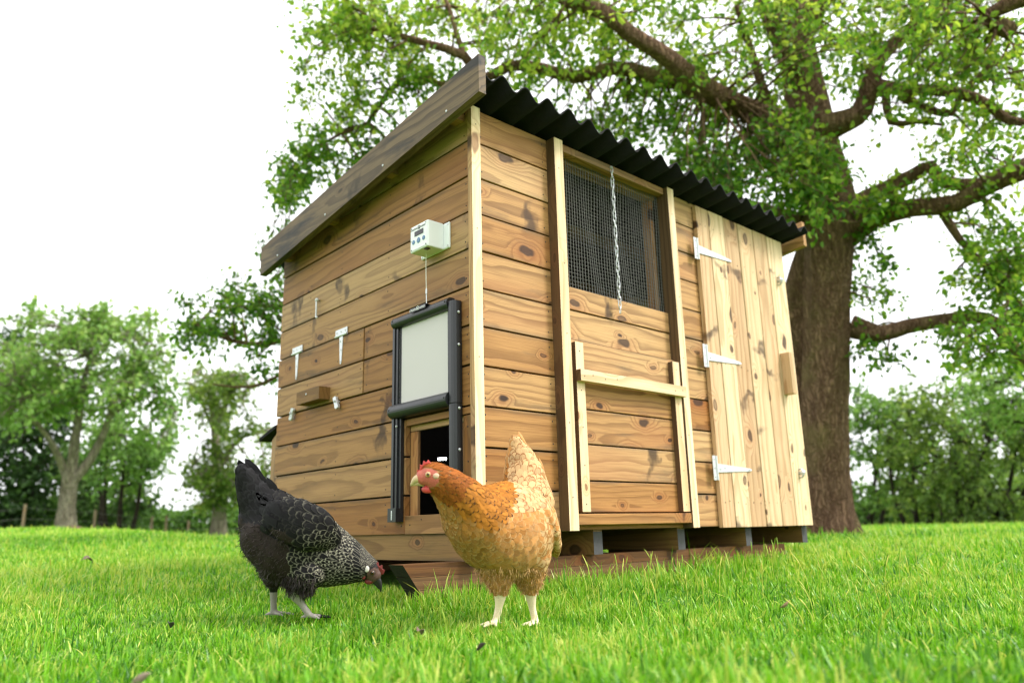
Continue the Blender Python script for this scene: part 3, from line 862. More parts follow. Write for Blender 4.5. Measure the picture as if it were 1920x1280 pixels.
def wire_fence():
    pts = [(-60, 960, 985, 16), (42, 944, 990, 17), (176, 955, 990, 17.6), (283, 968, 998, 18.3), (310, 966, 998, 18.5), (352, 975, 998, 19), (455, 972, 1000, 20)]
    root = thing('wire_fence', 'wire stock fence on thin wooden posts along the field hedge', 'fence', on_ground(at(42, 988, 17), 0))
    o = np.array(root.location)
    mp = wood('fence_post_wood', (0.30, 0.22, 0.14), (0.17, 0.12, 0.08), stain=0.3)
    tops = []
    for (px, y0, y1, d) in pts:
        b = on_ground(at(px, y1, d), -0.1); t = np.array(b); t[2] = at(px, y0, d)[2]
        mb = MB()
        mb.tube([b - o, (b + t) / 2 - o, t - o], [0.034, 0.032, 0.03], 8)
        mb.build('post', mp, root)
        tops.append((b, t))
    mb = MB()
    for h in (0.35, 0.6, 0.9):
        for i in range(len(tops) - 1):
            p = tops[i][0] * (1 - h) + tops[i][1] * h; q = tops[i + 1][0] * (1 - h) + tops[i + 1][1] * h
            mb.tube([p - o, q - o], 0.004, 4)
    mb.build('wire', M_WIRE, root)


wire_fence()


# ------------------------------------------------------------------ the coop
PK = 0.12           # plank module
GAP = 0.0058
TH = 0.018


def roofline(y):
    return 1.318 - 0.113 * y


def nails(mb, pts, axis, face, mi, r=0.0028):
    """little round nail heads standing 1 mm proud of a face"""
    for (a, z) in pts:
        vs = []
        for dep in (-0.001, 0.001):
            for k in range(6):
                t = k * math.pi / 3
                p = [0, 0, z + r * math.sin(t)]
                p[1 - axis] = a + r * math.cos(t)
                p[axis] = face + dep
                vs.append(p)
        mb.add(vs, [tuple(range(6)), tuple(range(11, 5, -1))] + [(i, i + 6, (i + 1) % 6 + 6, (i + 1) % 6) for i in range(6)], mi)


coop = thing('chicken_coop', 'wooden plank chicken coop with black corrugated sloping roof on timber skids', 'chicken coop', (0, 0, -0.13))
CO = np.array(coop.location)


class CB(MB):
    """mesh builder in world metres whose result hangs under the coop (or one of its parts)"""
    def build(self, name, mats, parent=None, **kw):
        self.v = [(x - CO[0], y - CO[1], z - CO[2]) for (x, y, z) in self.v]
        return super().build(name, mats, parent if parent is not None else coop, **kw)


# left (end) wall: planks on the plane X = 0, outside face towards -X
def end_wall():
    mb = CB(); fl = CB(); npts = []
    for k in range(11):
        z0 = k * PK + GAP / 2; z1 = (k + 1) * PK - GAP / 2
        spans = [(0.002, 1.28)]
        if k in (0, 1, 2):
            spans = [(0.339, 1.28)]
        if k in (4, 5):
            spans = [(0.002, 0.601), (0.605, 1.28)]
        for (y0, y1) in spans:
            if roofline(y0) - 0.004 <= z0 + 0.01:
                continue
            top = [(y1, min(z1, roofline(y1) - .004)), (y0, min(z1, roofline(y0) - .004))]
            if top[0][1] <= z0:
                yc = (1.318 - .004 - z0) / 0.113
                poly = [(y0, z0), (yc, z0), (y0, top[1][1])]
                y1 = yc
            else:
                poly = [(y0, z0), (y1, z0)] + top
                if top[1][1] >= z1 - 1e-6 and top[0][1] < z1:
                    yc = (1.318 - .004 - z1) / 0.113
                    poly = [(y0, z0), (y1, z0), top[0], (yc, z1), (y0, z1)]
            tgt = fl if (k in (4, 5) and y0 > 0.5) else mb
            xo = -0.003 if tgt is fl else random.uniform(-0.001, 0.001)
            tgt.prism(poly, 0, xo, TH, 0, 1)
            for yy in (y0 + .018, y1 - .022, 0.45, 0.78, 1.02):
                if y0 + .01 < yy < y1 - .01 and yy - y0 > .012:
                    for zz in (z0 + .022, z1 - .022):
                        if zz < roofline(yy) - .02:
                            nails(tgt, [(yy + random.uniform(-.004, .004), zz + random.uniform(-.004, .004))], 0, xo, 1)
    # trim round the pop door
    mb.box(-0.001, TH, 0.002, 0.337, 0.002, 0.058, 0, 1)
    mb.box(-0.0005, TH, 0.002, 0.041, 0.060, 0.333, 0, 2)
    mb.box(0.0, TH, 0.002, 0.337, 0.3365, 0.3575, 0, 1)
    nails(mb, [(0.02, .10), (0.02, .2), (.02, .3), (.25, .045), (.31, .03)], 0, -0.001, 1)
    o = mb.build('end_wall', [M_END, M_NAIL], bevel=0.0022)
    # dark lining behind the gaps, open at the pop door
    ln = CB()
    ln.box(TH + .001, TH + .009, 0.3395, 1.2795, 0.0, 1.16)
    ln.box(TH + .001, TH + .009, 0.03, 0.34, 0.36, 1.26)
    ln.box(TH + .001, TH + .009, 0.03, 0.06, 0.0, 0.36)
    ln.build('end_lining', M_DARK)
    fo = fl.build('access_flap', [M_END, M_NAIL], bevel=0.0022)
    return o, fo


END, FLAP = end_wall()

fr = CB()
fr.box(TH, TH + .010, 0.296, 0.338, 0.058, 0.318, 0, 2)
fr.box(TH, TH + .010, 0.05, 0.338, 0.319, 0.36, 0, 1)
fr.box(TH, TH + .010, 0.045, 0.075, 0.058, 0.318, 0, 2)
fr.build('pop_door_frame', M_WALL, bevel=0.0015)


def t_hinge(parent, c, along, out, down_len, plate_l, plate_w, mirror=1, strap_w=(0.026, 0.012)):
    """T hinge: a crosswise plate with three screws, a barrel and a long tapering strap with screws.
    c: centre of the barrel; along: unit vector of the strap; out: unit vector away from the wall"""
    a = Vector(along); n = Vector(out); b = a.cross(n)
    c = Vector(c)
    mb = CB()

    def slab(pts, t, mi=0, base=0.0):
        vs = []
        for dz in (base, base + t):
            for (u, v) in pts:
                vs.append(c + a * u + b * v + n * dz)
        k = len(pts)
        mb.add(vs, [tuple(range(k)), tuple(range(2 * k - 1, k - 1, -1))] + [(i, i + k, (i + 1) % k + k, (i + 1) % k) for i in range(k)], mi)
    slab([(-plate_w, -plate_l / 2), (-0.003, -plate_l / 2), (-0.003, plate_l / 2), (-plate_w, plate_l / 2)], 0.0025)
    w0, w1 = strap_w
    slab([(0.003, -w0 / 2), (down_len * .93, -w1 / 2), (down_len, -w1 / 4), (down_len, w1 / 4), (down_len * .93, w1 / 2), (0.003, w0 / 2)], 0.0025)
    mb.tube([c + b * (-plate_l / 2) + n * 0.003, c + b * (plate_l / 2) + n * 0.003], 0.0042, 10)
    for (u, v) in [(-plate_w * .55, -plate_l * .36), (-plate_w * .55, 0.0), (-plate_w * .55, plate_l * .36), (0.022, 0.004), (0.055, -0.002), (down_len * .92, 0)]:
        p = c + a * u + b * v + n * 0.0025
        vs = [p + (a * math.cos(t) + b * math.sin(t)) * r + n * dz for (r, dz) in ((.0042, 0), (.003, .0016)) for t in [i * math.pi / 4 for i in range(8)]]
        mb.add(vs, [(i, (i + 1) % 8, (i + 1) % 8 + 8, i + 8) for i in range(8)] + [tuple(range(8, 16))], 0)
        vs = [p + a * s * .0026 + b * q * .0006 + n * .0019 for s, q in ((-1, -1), (1, -1), (1, 1), (-1, 1))]
        mb.add(vs, [(0, 1, 2, 3)], 1)
    return mb.build('hinge', [M_ZINC, M_NAIL], parent)


for y in (1.113, 0.76):
    t_hinge(FLAP, (-0.003, y, 0.722), (0, 0, -1), (-1, 0, 0), 0.108, 0.086, 0.026)
hb = CB()
hb.box(-0.048, -0.0035, 0.835, 1.015, 0.492, 0.540, 0, 1, tone=.3)
hb.ball((-0.0485, 0.935, 0.523), 0.004, 1, sq=(.5, 1, 1))
hb.build('handle', [M_BASE, M_ZINC], FLAP, bevel=0.002)


def turn_button(y, z, tilt):
    mb = CB()
    c, s = math.cos(tilt), math.sin(tilt)

    def P(a, b, n):
        return (-n, y + a * c - b * s, z + a * s + b * c)
    prof = [(0.024, 0.005), (0.018, 0.0085), (0.006, 0.006), (-0.006, 0.007), (-0.018, 0.009), (-0.026, 0.005)]
    vs = []; fs = []
    for dn in (0.006, 0.016):
        for b, w in prof:
            vs += [P(-w, b, dn), P(w, b, dn + (0.004 if dn > .01 else 0))]
    m = len(prof)
    for j in range(m - 1):
        i = 2 * j
        fs += [(i, i + 1, i + 3, i + 2), (i + 2 * m, i + 2 + 2 * m, i + 3 + 2 * m, i + 1 + 2 * m), (i, i + 2, i + 2 + 2 * m, i + 2 * m), (i + 1, i + 1 + 2 * m, i + 3 + 2 * m, i + 3)]
    fs += [(0, 2 * m, 2 * m + 1, 1), (2 * m - 2, 2 * m - 1, 4 * m - 1, 4 * m - 2)]
    mb.add(vs, fs)
    mb.tube([(0.002, y, z + 0.004), (-0.024, y, z + 0.004)], 0.004, 8)
    mb.build('turn_button', M_ZINC, END, bevel=0.0012)


turn_button(1.118, 0.474, 0.35)
turn_button(0.768, 0.472, -0.45)
hk = CB()
hk.tube([(0.0, 0.945, 0.902), (-0.012, 0.945, 0.902), (-0.016, 0.944, 0.895), (-0.014, 0.946, 0.87), (-0.013, 0.948, 0.845), (-0.013, 0.949, 0.834), (-0.013, 0.942, 0.829), (-0.012, 0.938, 0.833)], 0.0035, 8)
hk.ball((-0.013, 0.945, 0.903), 0.008)
hk.build('hook', M_ZINC, END, smooth=True)


# front wall (plane Y = 0, outside towards -Y)
def front_wall():
    mb = CB()
    for k in range(11):
        z0 = k * PK + GAP / 2; z1 = min((k + 1) * PK - GAP / 2, 1.314)
        spans = [(0.031, 0.341), (1.012, 1.215)]
        if k == 6:
            spans.append((0.384, 0.971)); 
        for (x0, x1) in spans:
            zz1 = z1
            if k == 6 and x0 > 0.3 and x0 < 1:
                zz1 = 0.80
            yo = random.uniform(-0.001, 0.001)
            mb.box(x0, x1, yo, TH, z0, zz1, 0, 0, .75 if (k == 6 and .3 < x0 < 1) else None)
            for xx in ((0.047, x1 - .02) if x0 < .1 else (x0 + .02, x0 + 0.17)):
                if x0 > .3 and x0 < 1: continue
                nails(mb, [(xx + random.uniform(-.003, .003), z0 + .022), (xx + random.uniform(-.003, .003), z1 - .022)], 1, yo, 1)
    mb.box(0.384, 0.971, 0.002, TH, 0.618, 0.7177, 0, 0)
    mb.box(0.384, 0.971, 0.004, TH + .004, 0.002, 0.05, 0, 0)
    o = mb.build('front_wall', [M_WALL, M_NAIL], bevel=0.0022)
    ln = CB()
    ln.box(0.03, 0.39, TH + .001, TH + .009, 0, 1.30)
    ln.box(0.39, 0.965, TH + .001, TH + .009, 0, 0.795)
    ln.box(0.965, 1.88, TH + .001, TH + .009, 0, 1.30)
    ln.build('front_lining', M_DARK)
    return o


front_wall()
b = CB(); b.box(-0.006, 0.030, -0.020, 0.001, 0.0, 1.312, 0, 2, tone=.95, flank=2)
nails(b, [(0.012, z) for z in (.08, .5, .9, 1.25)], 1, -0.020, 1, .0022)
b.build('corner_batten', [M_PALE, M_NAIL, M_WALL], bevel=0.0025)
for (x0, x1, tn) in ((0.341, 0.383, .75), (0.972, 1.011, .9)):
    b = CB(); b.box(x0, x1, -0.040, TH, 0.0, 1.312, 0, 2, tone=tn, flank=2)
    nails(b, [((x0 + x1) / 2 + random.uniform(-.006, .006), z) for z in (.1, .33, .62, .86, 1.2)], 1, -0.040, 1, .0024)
    b.build('post', [M_PALE, M_NAIL, M_FLANK], bevel=0.003)

# the lifting hatch under the window
ht = CB()
for (z0, z1) in ((0.056, 0.152), (0.1565, 0.268), (0.2725, 0.382), (0.3865, 0.5), (0.5045, 0.612)):
    ht.box(0.388, 0.968, -0.014 + random.uniform(-.0008, .0008), 0.0015, z0, z1, 0, 0)
HATCH = ht.build('hatch', M_WALL, bevel=0.002)
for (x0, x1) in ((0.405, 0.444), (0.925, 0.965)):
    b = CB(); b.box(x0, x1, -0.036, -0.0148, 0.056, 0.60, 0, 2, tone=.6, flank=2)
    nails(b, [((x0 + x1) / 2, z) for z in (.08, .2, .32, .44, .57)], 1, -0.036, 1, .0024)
    b.build('batten', [M_PALE, M_NAIL, M_FLANK], HATCH, bevel=0.002)
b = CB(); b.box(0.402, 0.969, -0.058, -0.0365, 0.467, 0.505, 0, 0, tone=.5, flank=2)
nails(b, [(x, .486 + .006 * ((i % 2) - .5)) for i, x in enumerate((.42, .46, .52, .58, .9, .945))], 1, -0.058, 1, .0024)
b.build('crossbar', [M_PALE, M_NAIL, M_FLANK], HATCH, bevel=0.002)
b = CB(); b.box(0.384, 0.971, -0.036, 0.0035, 0.017, 0.051, 0, 0, tone=.2)
b.build('bottom_rail', M_WALL, bevel=0.002)

# window with wire mesh
wd = CB()
wd.box(0.384, 0.971, -0.022, TH, 1.284, 1.312, 0, 0, tone=.4)
wd.box(0.945, 0.968, 0.032, 0.072, 0.80, 1.283, 0, 2, tone=.2)
wd.box(0.384, 0.392, 0.004, 0.06, 0.80, 1.283, 0, 2, tone=.2)
WIN = wd.build('window', M_WALL, bevel=0.002)
wm = CB()


def bulge(x, z):
    return 0.010 + 0.007 * math.sin((x - .38) / .59 * math.pi) * math.sin((z - .8) / .48 * math.pi) + .0025 * math.sin(x * 37 + z * 11)


for i in range(43):
    x = 0.389 + i * 0.0136
    wm.tube([(x + .0015 * math.sin(z * 9 + i), bulge(x, z), z) for z in np.linspace(0.797, 1.286, 9)], 0.0011, 4, caps=False)
for i in range(36):
    z = 0.806 + i * 0.0136
    wm.tube([(x, bulge(x, z) + .0012, z + .0012 * math.sin(x * 21 + i)) for x in np.linspace(0.385, 0.970, 9)], 0.0006, 4, caps=False)
wm.build('wire_mesh', M_WIRE, WIN, smooth=True)


# the plank door
def door():
    mb = CB()
    xs = [1.185, 1.275, 1.385, 1.497, 1.62, 1.735, 1.873]
    tn = [.35, .85, .1, .6, .35, .95]
    for i in range(6):
        top = 1.298 + random.uniform(-.002, .002)
        mb.box(xs[i] + .0022, xs[i + 1] - .0022, -0.021 + random.uniform(-.0015, .0015), -0.0025, -0.003, top, 0, 2, tone=tn[i])
        for z in (.09, .22, .64, 1.1, 1.22):
            nails(mb, [(xs[i] + .03 + random.uniform(-.005, .005), z), (xs[i + 1] - .03, z + random.uniform(-.01, .01))], 1, -0.0215, 1, .0024)
    return mb.build('door', [M_DOOR, M_NAIL], bevel=0.0028)


DOOR = door()
for z in (1.103, 0.655, 0.218):
    t_hinge(DOOR, (1.172, -0.0225, z), (1, 0, 0), (0, -1, 0), 0.245, 0.092, 0.024, strap_w=(0.034, 0.012))
b = CB(); b.box(1.745, 1.778, -0.066, -0.0225, 0.556, 0.742, 0, 2, tone=.3)
b.build('handle', M_DOOR, DOOR, bevel=0.002)
for z in (1.09, 0.216):
    mb = CB()
    mb.tube([(1.80, -0.020, z + .018), (1.80, -0.034, z + .018), (1.801, -0.038, z), (1.80, -0.034, z - .018), (1.80, -0.020, z - .018)], 0.0045, 8)
    mb.tube([(1.80, -0.022, z), (1.80, -0.048, z + .002)], [.008, .006], 8)
    mb.tube([(1.808, -0.040, z + .012), (1.795, -0.042, z - .014)], [.006, .004], 8)
    mb.build('latch', M_ZINC, DOOR, smooth=True)

# far walls, floor, base
bw = CB()
for k in range(10):
    bw.box(0.028, 1.88, 1.262, 1.28, k * PK + .002, min((k + 1) * PK - .002, 1.165), 0, 0)
bw.build('back_wall', M_END, bevel=0.002)
rw = CB()
for k in range(10):
    rw.box(1.862, 1.88, 0.005, 1.26, k * PK + .002, (k + 1) * PK - .002 if k < 9 else 1.16, 0, 1)
rw.build('side_wall', M_END, bevel=0.002)
b = CB(); b.box(0.03, 1.86, 0.03, 1.26, 0.0, 0.012, 0, 0); b.build('floor_board', M_DARK)
b = CB(); b.box(0.052, 1.826, 1.2765, 1.30, -0.22, -0.003, 0, 0); b.build('back_blocker', M_BASE)  # added to block the bright lawn behind and keep the underside dark
b = CB(); b.box(1.80, 1.84, 0.14, 1.10, -0.21, -0.0755, 0, 1); b.build('side_blocker', M_BASE)  # added to shut out the lit lawn beyond, so the gap goes dark
b = CB(); b.box(0.06, 1.84, 1.25, 1.259, 0.02, 1.15); b.box(1.85, 1.859, 0.04, 1.249, 0.02, 1.15)
b.prism([(0.02, 1.312), (1.26, 1.172), (1.26, 1.178), (0.02, 1.318)], 0, 0.022, 1.858)
b.build('shade_lining', M_DARK)  # added near-black sheets that paint in the shade of the interior
for i, x in enumerate((0.008, 0.50, 0.943, 1.385, 1.828)):
    w = 0.042
    b = CB(); b.box(x, x + w, 0.012, 1.275, -0.075, 0.0033, 0, 1, tone=.6)
    for (vs) in ([(x, .0113, -.075), (x + w, .0113, -.075), (x + w, .0113, -.004), (x, .0113, -.004)],):
        b.add(vs, [(0, 1, 2, 3)], 1)
    b.build('joist', [M_BASE, M_ENDG])
# skids: long timbers with slanting cut ends
for y0 in (0.05, 1.12):
    b = CB()
    xa = -0.20 if y0 < 1 else 0.06
    for (z0, z1, xl, xr) in ((-0.108, -0.0755, xa, 1.74), (-0.1415, -0.1090, xa + .03, 1.74), (-0.19, -0.1425, xa + .06, 1.74)):
        sl_ = 0.75
        xz = lambda z: xa + (-0.0755 - z) * sl_
        vs = [(xz(z0), y0, z0), (xr, y0, z0), (xr, y0 + .07, z0), (xz(z0), y0 + .07, z0), (xz(z1), y0, z1), (xr, y0, z1), (xr, y0 + .07, z1), (xz(z1), y0 + .07, z1)]
        og = random.uniform(0, 50)
        wc = [(v[0] + og, v[2] + .02, v[1] + .03) for v in vs]
        b.add(vs, [(0, 1, 5, 4), (1, 2, 6, 5), (2, 3, 7, 6), (4, 5, 6, 7), (3, 2, 1, 0)], 0, wc, random.random())
        b.add([vs[0], vs[3], vs[7], vs[4]], [(0, 1, 2, 3)], 1)
    b.build('skid', [M_SKID, M_CUT])

# roof: purlins, corrugated sheet, fascias
def roof_z(x, y):
    return 1.345 - 0.113 * y - 0.022 * x / 1.9


for y in (0.045, 0.42, 0.83, 1.215):
    b = CB()
    b.box(-0.058, 1.93, y - .022, y + .022, roof_z(0, y) - .066, roof_z(0, y) - .024, 0, 0, tone=.4)
    b.build('purlin', M_WALL, bevel=0.002)
nw = 20; spw = 14
xs = np.linspace(-0.052, 1.935, nw * spw + 1); ys = np.linspace(-0.128, 1.42, 8)
V = []
for t in (0.0, -0.005):
    for y in ys:
        V.append(np.stack([xs, np.full_like(xs, y), roof_z(xs, y) + 0.0185 * np.cos((xs - 0.035) / 0.0985 * 2 * math.pi) + t], -1))
V = np.concatenate(V) - CO
nx = len(xs); ny = len(ys)
i, k = np.meshgrid(np.arange(ny - 1), np.arange(nx - 1), indexing='ij')
F = np.stack([i * nx + k, i * nx + k + 1, (i + 1) * nx + k + 1, (i + 1) * nx + k], -1).reshape(-1, 4)
k1 = np.arange(nx - 1); i1 = np.arange(ny - 1); o2 = nx * ny
edge = np.concatenate([np.stack([k1, k1 + o2, k1 + 1 + o2, k1 + 1], -1), np.stack([k1 + (ny - 1) * nx, k1 + 1 + (ny - 1) * nx, k1 + 1 + (ny - 1) * nx + o2, k1 + (ny - 1) * nx + o2], -1)])
fast('roof_sheet', V, [np.concatenate([F, F[:, ::-1] + o2, edge])], M_ROOF, coop)


def fascia(x0, x1, y0, y1, zt0, zt1, h, mat, bolts):
    b = CB()
    b.prism([(y0, zt0 - h), (y1, zt1 - h), (y1, zt1), (y0, zt0)], 0, x0, x1, 0, 1, tone=.5)
    for y in bolts:
        z = zt0 + (zt1 - zt0) * (y - y0) / (y1 - y0) - h * .8
        b.ball((x0 - .0005, y, z), 0.0045, 1, 8, 6, (.5, 1, 1))
    return b.build('fascia_board', [mat, M_ZINC], bevel=0.002)


fascia(-0.088, -0.060, -0.158, 1.325, 1.386, 1.216, 0.126, M_FASCIA, (0.0, 0.36, 0.76, 1.16))
fascia(1.945, 1.972, -0.098, 1.36, 1.400, 1.24, 0.122, M_WALL, ())

# nest box on the back wall
nb = CB()
nb.prism([(1.282, 0.08), (1.345, 0.08), (1.345, 0.395), (1.282, 0.43)], 0, 0.012, 0.9, 0, 2, tone=.6)
NB = nb.build('nest_box', M_WALL, bevel=0.002)
nl = CB()
nl.prism([(1.2815, 0.437), (1.435, 0.398), (1.435, 0.412), (1.2815, 0.452)], 0, -0.004, 0.92, 0, 0)
nl.build('nest_lid', M_ROOF, NB, bevel=0.001)


# ------------------------------------------------------------------ automatic door, controller, cord, chain, lamp
ad = thing('automatic_pop_door', 'black framed sliding pop door with pale grey panel, raised on the end wall', 'pop door', (0, 0.22, 0.04))
AO = np.array(ad.location)


class AB(MB):
    def __init__(self, o): super().__init__(); self.o = o

    def build(self, name, mats, parent, **kw):
        self.v = [tuple(np.array(p) - self.o) for p in self.v]
        return super().build(name, mats, parent, **kw)


# right rail in two lengths, a rounded section with a lip
for (z0, z1) in ((0.045, 0.3695), (0.3705, 0.682)):
    m = AB(AO)
    prof = [(-0.0015, 0.043), (-0.012, 0.0415), (-0.022, 0.043), (-0.029, 0.049), (-0.031, 0.058), (-0.031, 0.070), (-0.026, 0.072), (-0.0015, 0.072)]
    m.prism(prof, 2, z0, z1)
    for z in ((0.645, 0.545) if z0 > .3 else (0.355, 0.235, 0.12)):
        m.ball((-0.015, 0.0405, z), 0.0048, 1, 8, 6, (1, .7, 1))
    m.build('rail', [M_ALU, M_ZINC], ad, bevel=0.0012)
m = AB(AO)
for (y0, y1, x0) in ((0.372, 0.384, -0.024), (0.358, 0.3705, -0.020), (0.345, 0.357, -0.014)):
    m.box(x0, -0.0015, y0, y1, 0.048, 0.672)
m.box(-0.030, -0.001, 0.3455, 0.392, 0.040, 0.082)
m.box(-0.0305, -0.0295, 0.366, 0.372, 0.046, 0.075, 1)
m.ball((-0.022, 0.358, 0.337), 0.004, 1)
m.build('rail', [M_ALU, M_ZINC], ad, bevel=0.0012)
m = AB(AO); m.box(-0.0135, -0.0095, 0.094, 0.366, 0.40, 0.668)
PAN = m.build('panel', M_PANEL, ad, bevel=0.0008)
m = AB(AO); m.box(-0.016, -0.008, 0.3655, 0.376, 0.39, 0.68); m.box(-0.016, -0.008, 0.080, 0.0945, 0.39, 0.68)
m.build('panel_edge', M_ALU, ad, bevel=0.0008)
for (z, r, y0, y1) in ((0.679, 0.0185, 0.074, 0.378), (0.385, 0.0235, 0.074, 0.384)):
    m = AB(AO)
    pr_ = [(-0.018 + r * 1.0 * math.cos(a), z + r * math.sin(a)) for a in np.linspace(math.pi * 0.5, math.pi * 1.5, 13)]
    pr_ = [(-0.004, z + r)] + pr_ + [(-0.004, z - r)]
    # half-round bar: profile in X/Z extruded along Y
    m.prism(pr_, 1, y0, y1)
    for yy in (y0 + .008, y1 - .008):
        m.ball((-0.018 - r * .96, yy, z + .004), 0.003, 0, 8, 6)
    m.build('cross_bar', M_ALU, ad, smooth=False, bevel=0.0006)
m = AB(AO); m.box(-0.0405, -0.0380, 0.176, 0.262, 0.6865, 0.6985)
m.box(-0.0395, -0.005, 0.176, 0.262, 0.6975, 0.7)
m.build('badge', M_ALU, ad)
ROT_L = (math.pi / 2, 0, -math.pi / 2)
def emblem(parent, x, y, z, h, mat, origin):
    """small arch with a bird inside, between the two words"""
    m = AB(origin)
    w = h * 0.36
    ring = [(y - w * math.cos(a), z + h * .1 + w * math.sin(a)) for a in np.linspace(0, math.pi, 9)]
    path = [(y - w, z - h * .5)] + ring + [(y + w, z - h * .5)]
    m.tube([(x, p, q) for p, q in path], h * .085, 5)
    m.tube([(x, y - w * .3, z - h * .5), (x, y - w * .25, z - h * .1), (x, y + w * .05, z + h * .1)], [h * .05, h * .12, h * .06], 6)
    m.tube([(x, y + w * .35, z - h * .5), (x, y + w * .2, z - h * .15)], h * .05, 5)
    m.build('emblem', mat, parent)


text('CHICKEN', 0.0085, M_INKW, 'lettering', ad, np.array((-0.0409, 0.2435, 0.6922)) - AO, ROT_L)
text('GUARD', 0.0085, M_INKW, 'lettering', ad, np.array((-0.0409, 0.193, 0.6922)) - AO, ROT_L)
emblem(ad, -0.0412, 0.217, 0.694, 0.013, M_INKW, AO)

bx = thing('door_controller', 'white plastic door opener box with small screen and three blue buttons', 'control box', (0, 0.17, 0.86))
BO = np.array(bx.location)
m = AB(BO)
m.box(-0.009, -0.0005, 0.094, 0.246, 0.868, 0.955)
m.box(-0.070, -0.0085, 0.122, 0.218, 0.868, 0.956)
m.build('casing', M_WHITE, bx, bevel=0.004, seg=3)
m = AB(BO); m.box(-0.0715, -0.0695, 0.1265, 0.2135, 0.873, 0.951)
for (y, z) in ((.131, .876), (.209, .876), (.131, .948), (.209, .948)):
    m.tube([(-0.0722, y, z), (-0.071, y, z)], 0.0022, 8, 1)
m.tube([(-0.0722, .2105, .905), (-0.071, .2105, .905)], 0.0016, 8, 1)
m.build('front_plate', [M_WHITE, M_INK], bx)
for (y, z) in ((.100, .876), (.100, .947), (.240, .947), (.240, .876)):
    m = AB(BO); m.tube([(-0.0105, y, z), (-0.0085, y, z)], 0.0035, 10)
    m.build('screw', M_ZINC, bx)
m = AB(BO); m.box(-0.0728, -0.0712, 0.144, 0.191, 0.9165, 0.9325); m.build('screen', M_BLACK, bx)
for (y, r) in ((0.197, .0074), (0.1695, .0092), (0.142, .0074)):
    m = AB(BO)
    m.tube([(-0.0712, y, 0.8995), (-0.0728, y, 0.8995), (-0.0736, y, 0.8995)], [r, r, r * .8], 20)
    m.build('button', M_BLUE, bx)
m = AB(BO); m.box(-0.064, -0.05, 0.136, 0.152, 0.8655, 0.8685); m.build('port', M_BLACK, bx)
text('CHICKEN', 0.0082, M_INK, 'lettering', bx, np.array((-0.0717, 0.195, 0.9415)) - BO, ROT_L)
text('GUARD', 0.0082, M_INK, 'lettering', bx, np.array((-0.0717, 0.147, 0.9415)) - BO, ROT_L)
emblem(bx, -0.0718, 0.1685, 0.9425, 0.0125, M_INK, BO)

cord = thing('lift_cord', 'thin white cord running down from the white control box to the pop door', 'cord', (-0.03, 0.18, 0.70))
CDO = np.array(cord.location)
m = AB(CDO); m.tube([(-0.034, 0.182, 0.869), (-0.034, 0.182, 0.80), (-0.033, 0.181, 0.742)], 0.0013, 6); m.build('string', M_CORD, cord)
m = AB(CDO); m.tube([(-0.033, 0.181, 0.752), (-0.033, 0.181, 0.746), (-0.033, 0.181, 0.742), (-0.033, 0.181, 0.733), (-0.033, 0.181, 0.732), (-0.0325, 0.181, 0.698)], [.0016, .0032, .0032, .0032, .0018, .0018], 8)
m.build('clip', M_ZINC, cord)

def chain():
    root = None
    m = MB()
    top = np.array([0.655, -0.026, 1.300]); bot = np.array([0.655, -0.026, 0.742])
    n = 29
    for i in range(n):
        c = top + (bot - top) * (i + .5) / n
        L = np.linalg.norm(bot - top) / n
        ax = Vector((1, 0, 0)) if i % 2 else Vector((0, 1, 0))
        ax = (Matrix.Rotation(0.5 * math.sin(i * 1.3), 3, 'Z') @ ax)
        pts = []
        a_ = L * .50; b_ = .0052
        for k in range(13):
            t = 2 * math.pi * k / 12
            zz = math.sin(t) * b_ + (a_ - b_ + .0035) * (1 if math.sin(t) > 0.01 else (-1 if math.sin(t) < -0.01 else 0))
            pts.append(Vector(c) + ax * math.cos(t) * b_ + Vector((0, 0, zz)))
        m.tube(pts, 0.0017, 6, caps=False)
    m.ball((0.655, -0.024, 1.302), 0.006, 0)
    o0 = np.array((0.655, -0.026, 0.742))
    m.v = [tuple(np.array(p) - o0) for p in m.v]
    o = m.build('chain', M_ZINC, None, smooth=True)
    o.location = o0
    tag(o, 'bright steel link chain hanging down over the wire mesh window', 'chain')


chain()
lamp = thing('strip_lamp', 'small lit white strip lamp inside the dark coop, seen through the pop door', 'lamp', (0.6, 0.55, 0.33))
lx = at(829, 860, 2.95)
lamp.location = lx
m = MB(); m.tube([(-0.016 * RH[0], -0.016 * RH[1], 0), (0.016 * RH[0], 0.016 * RH[1], 0)], 0.0048, 10); m.build('tube', M_LAMP, lamp, smooth=True)
m = MB(); m.tube([(0.017 * RH[0], 0.017 * RH[1], 0), (0.06 * RH[0], 0.06 * RH[1], 0.0)], 0.007, 8); m.tube([(0.05 * RH[0], 0.05 * RH[1], 0), (0.05 * RH[0], .05 * RH[1], 1.23 - lx[2])], 0.003, 6)
m.build('holder', M_BLACK, lamp)


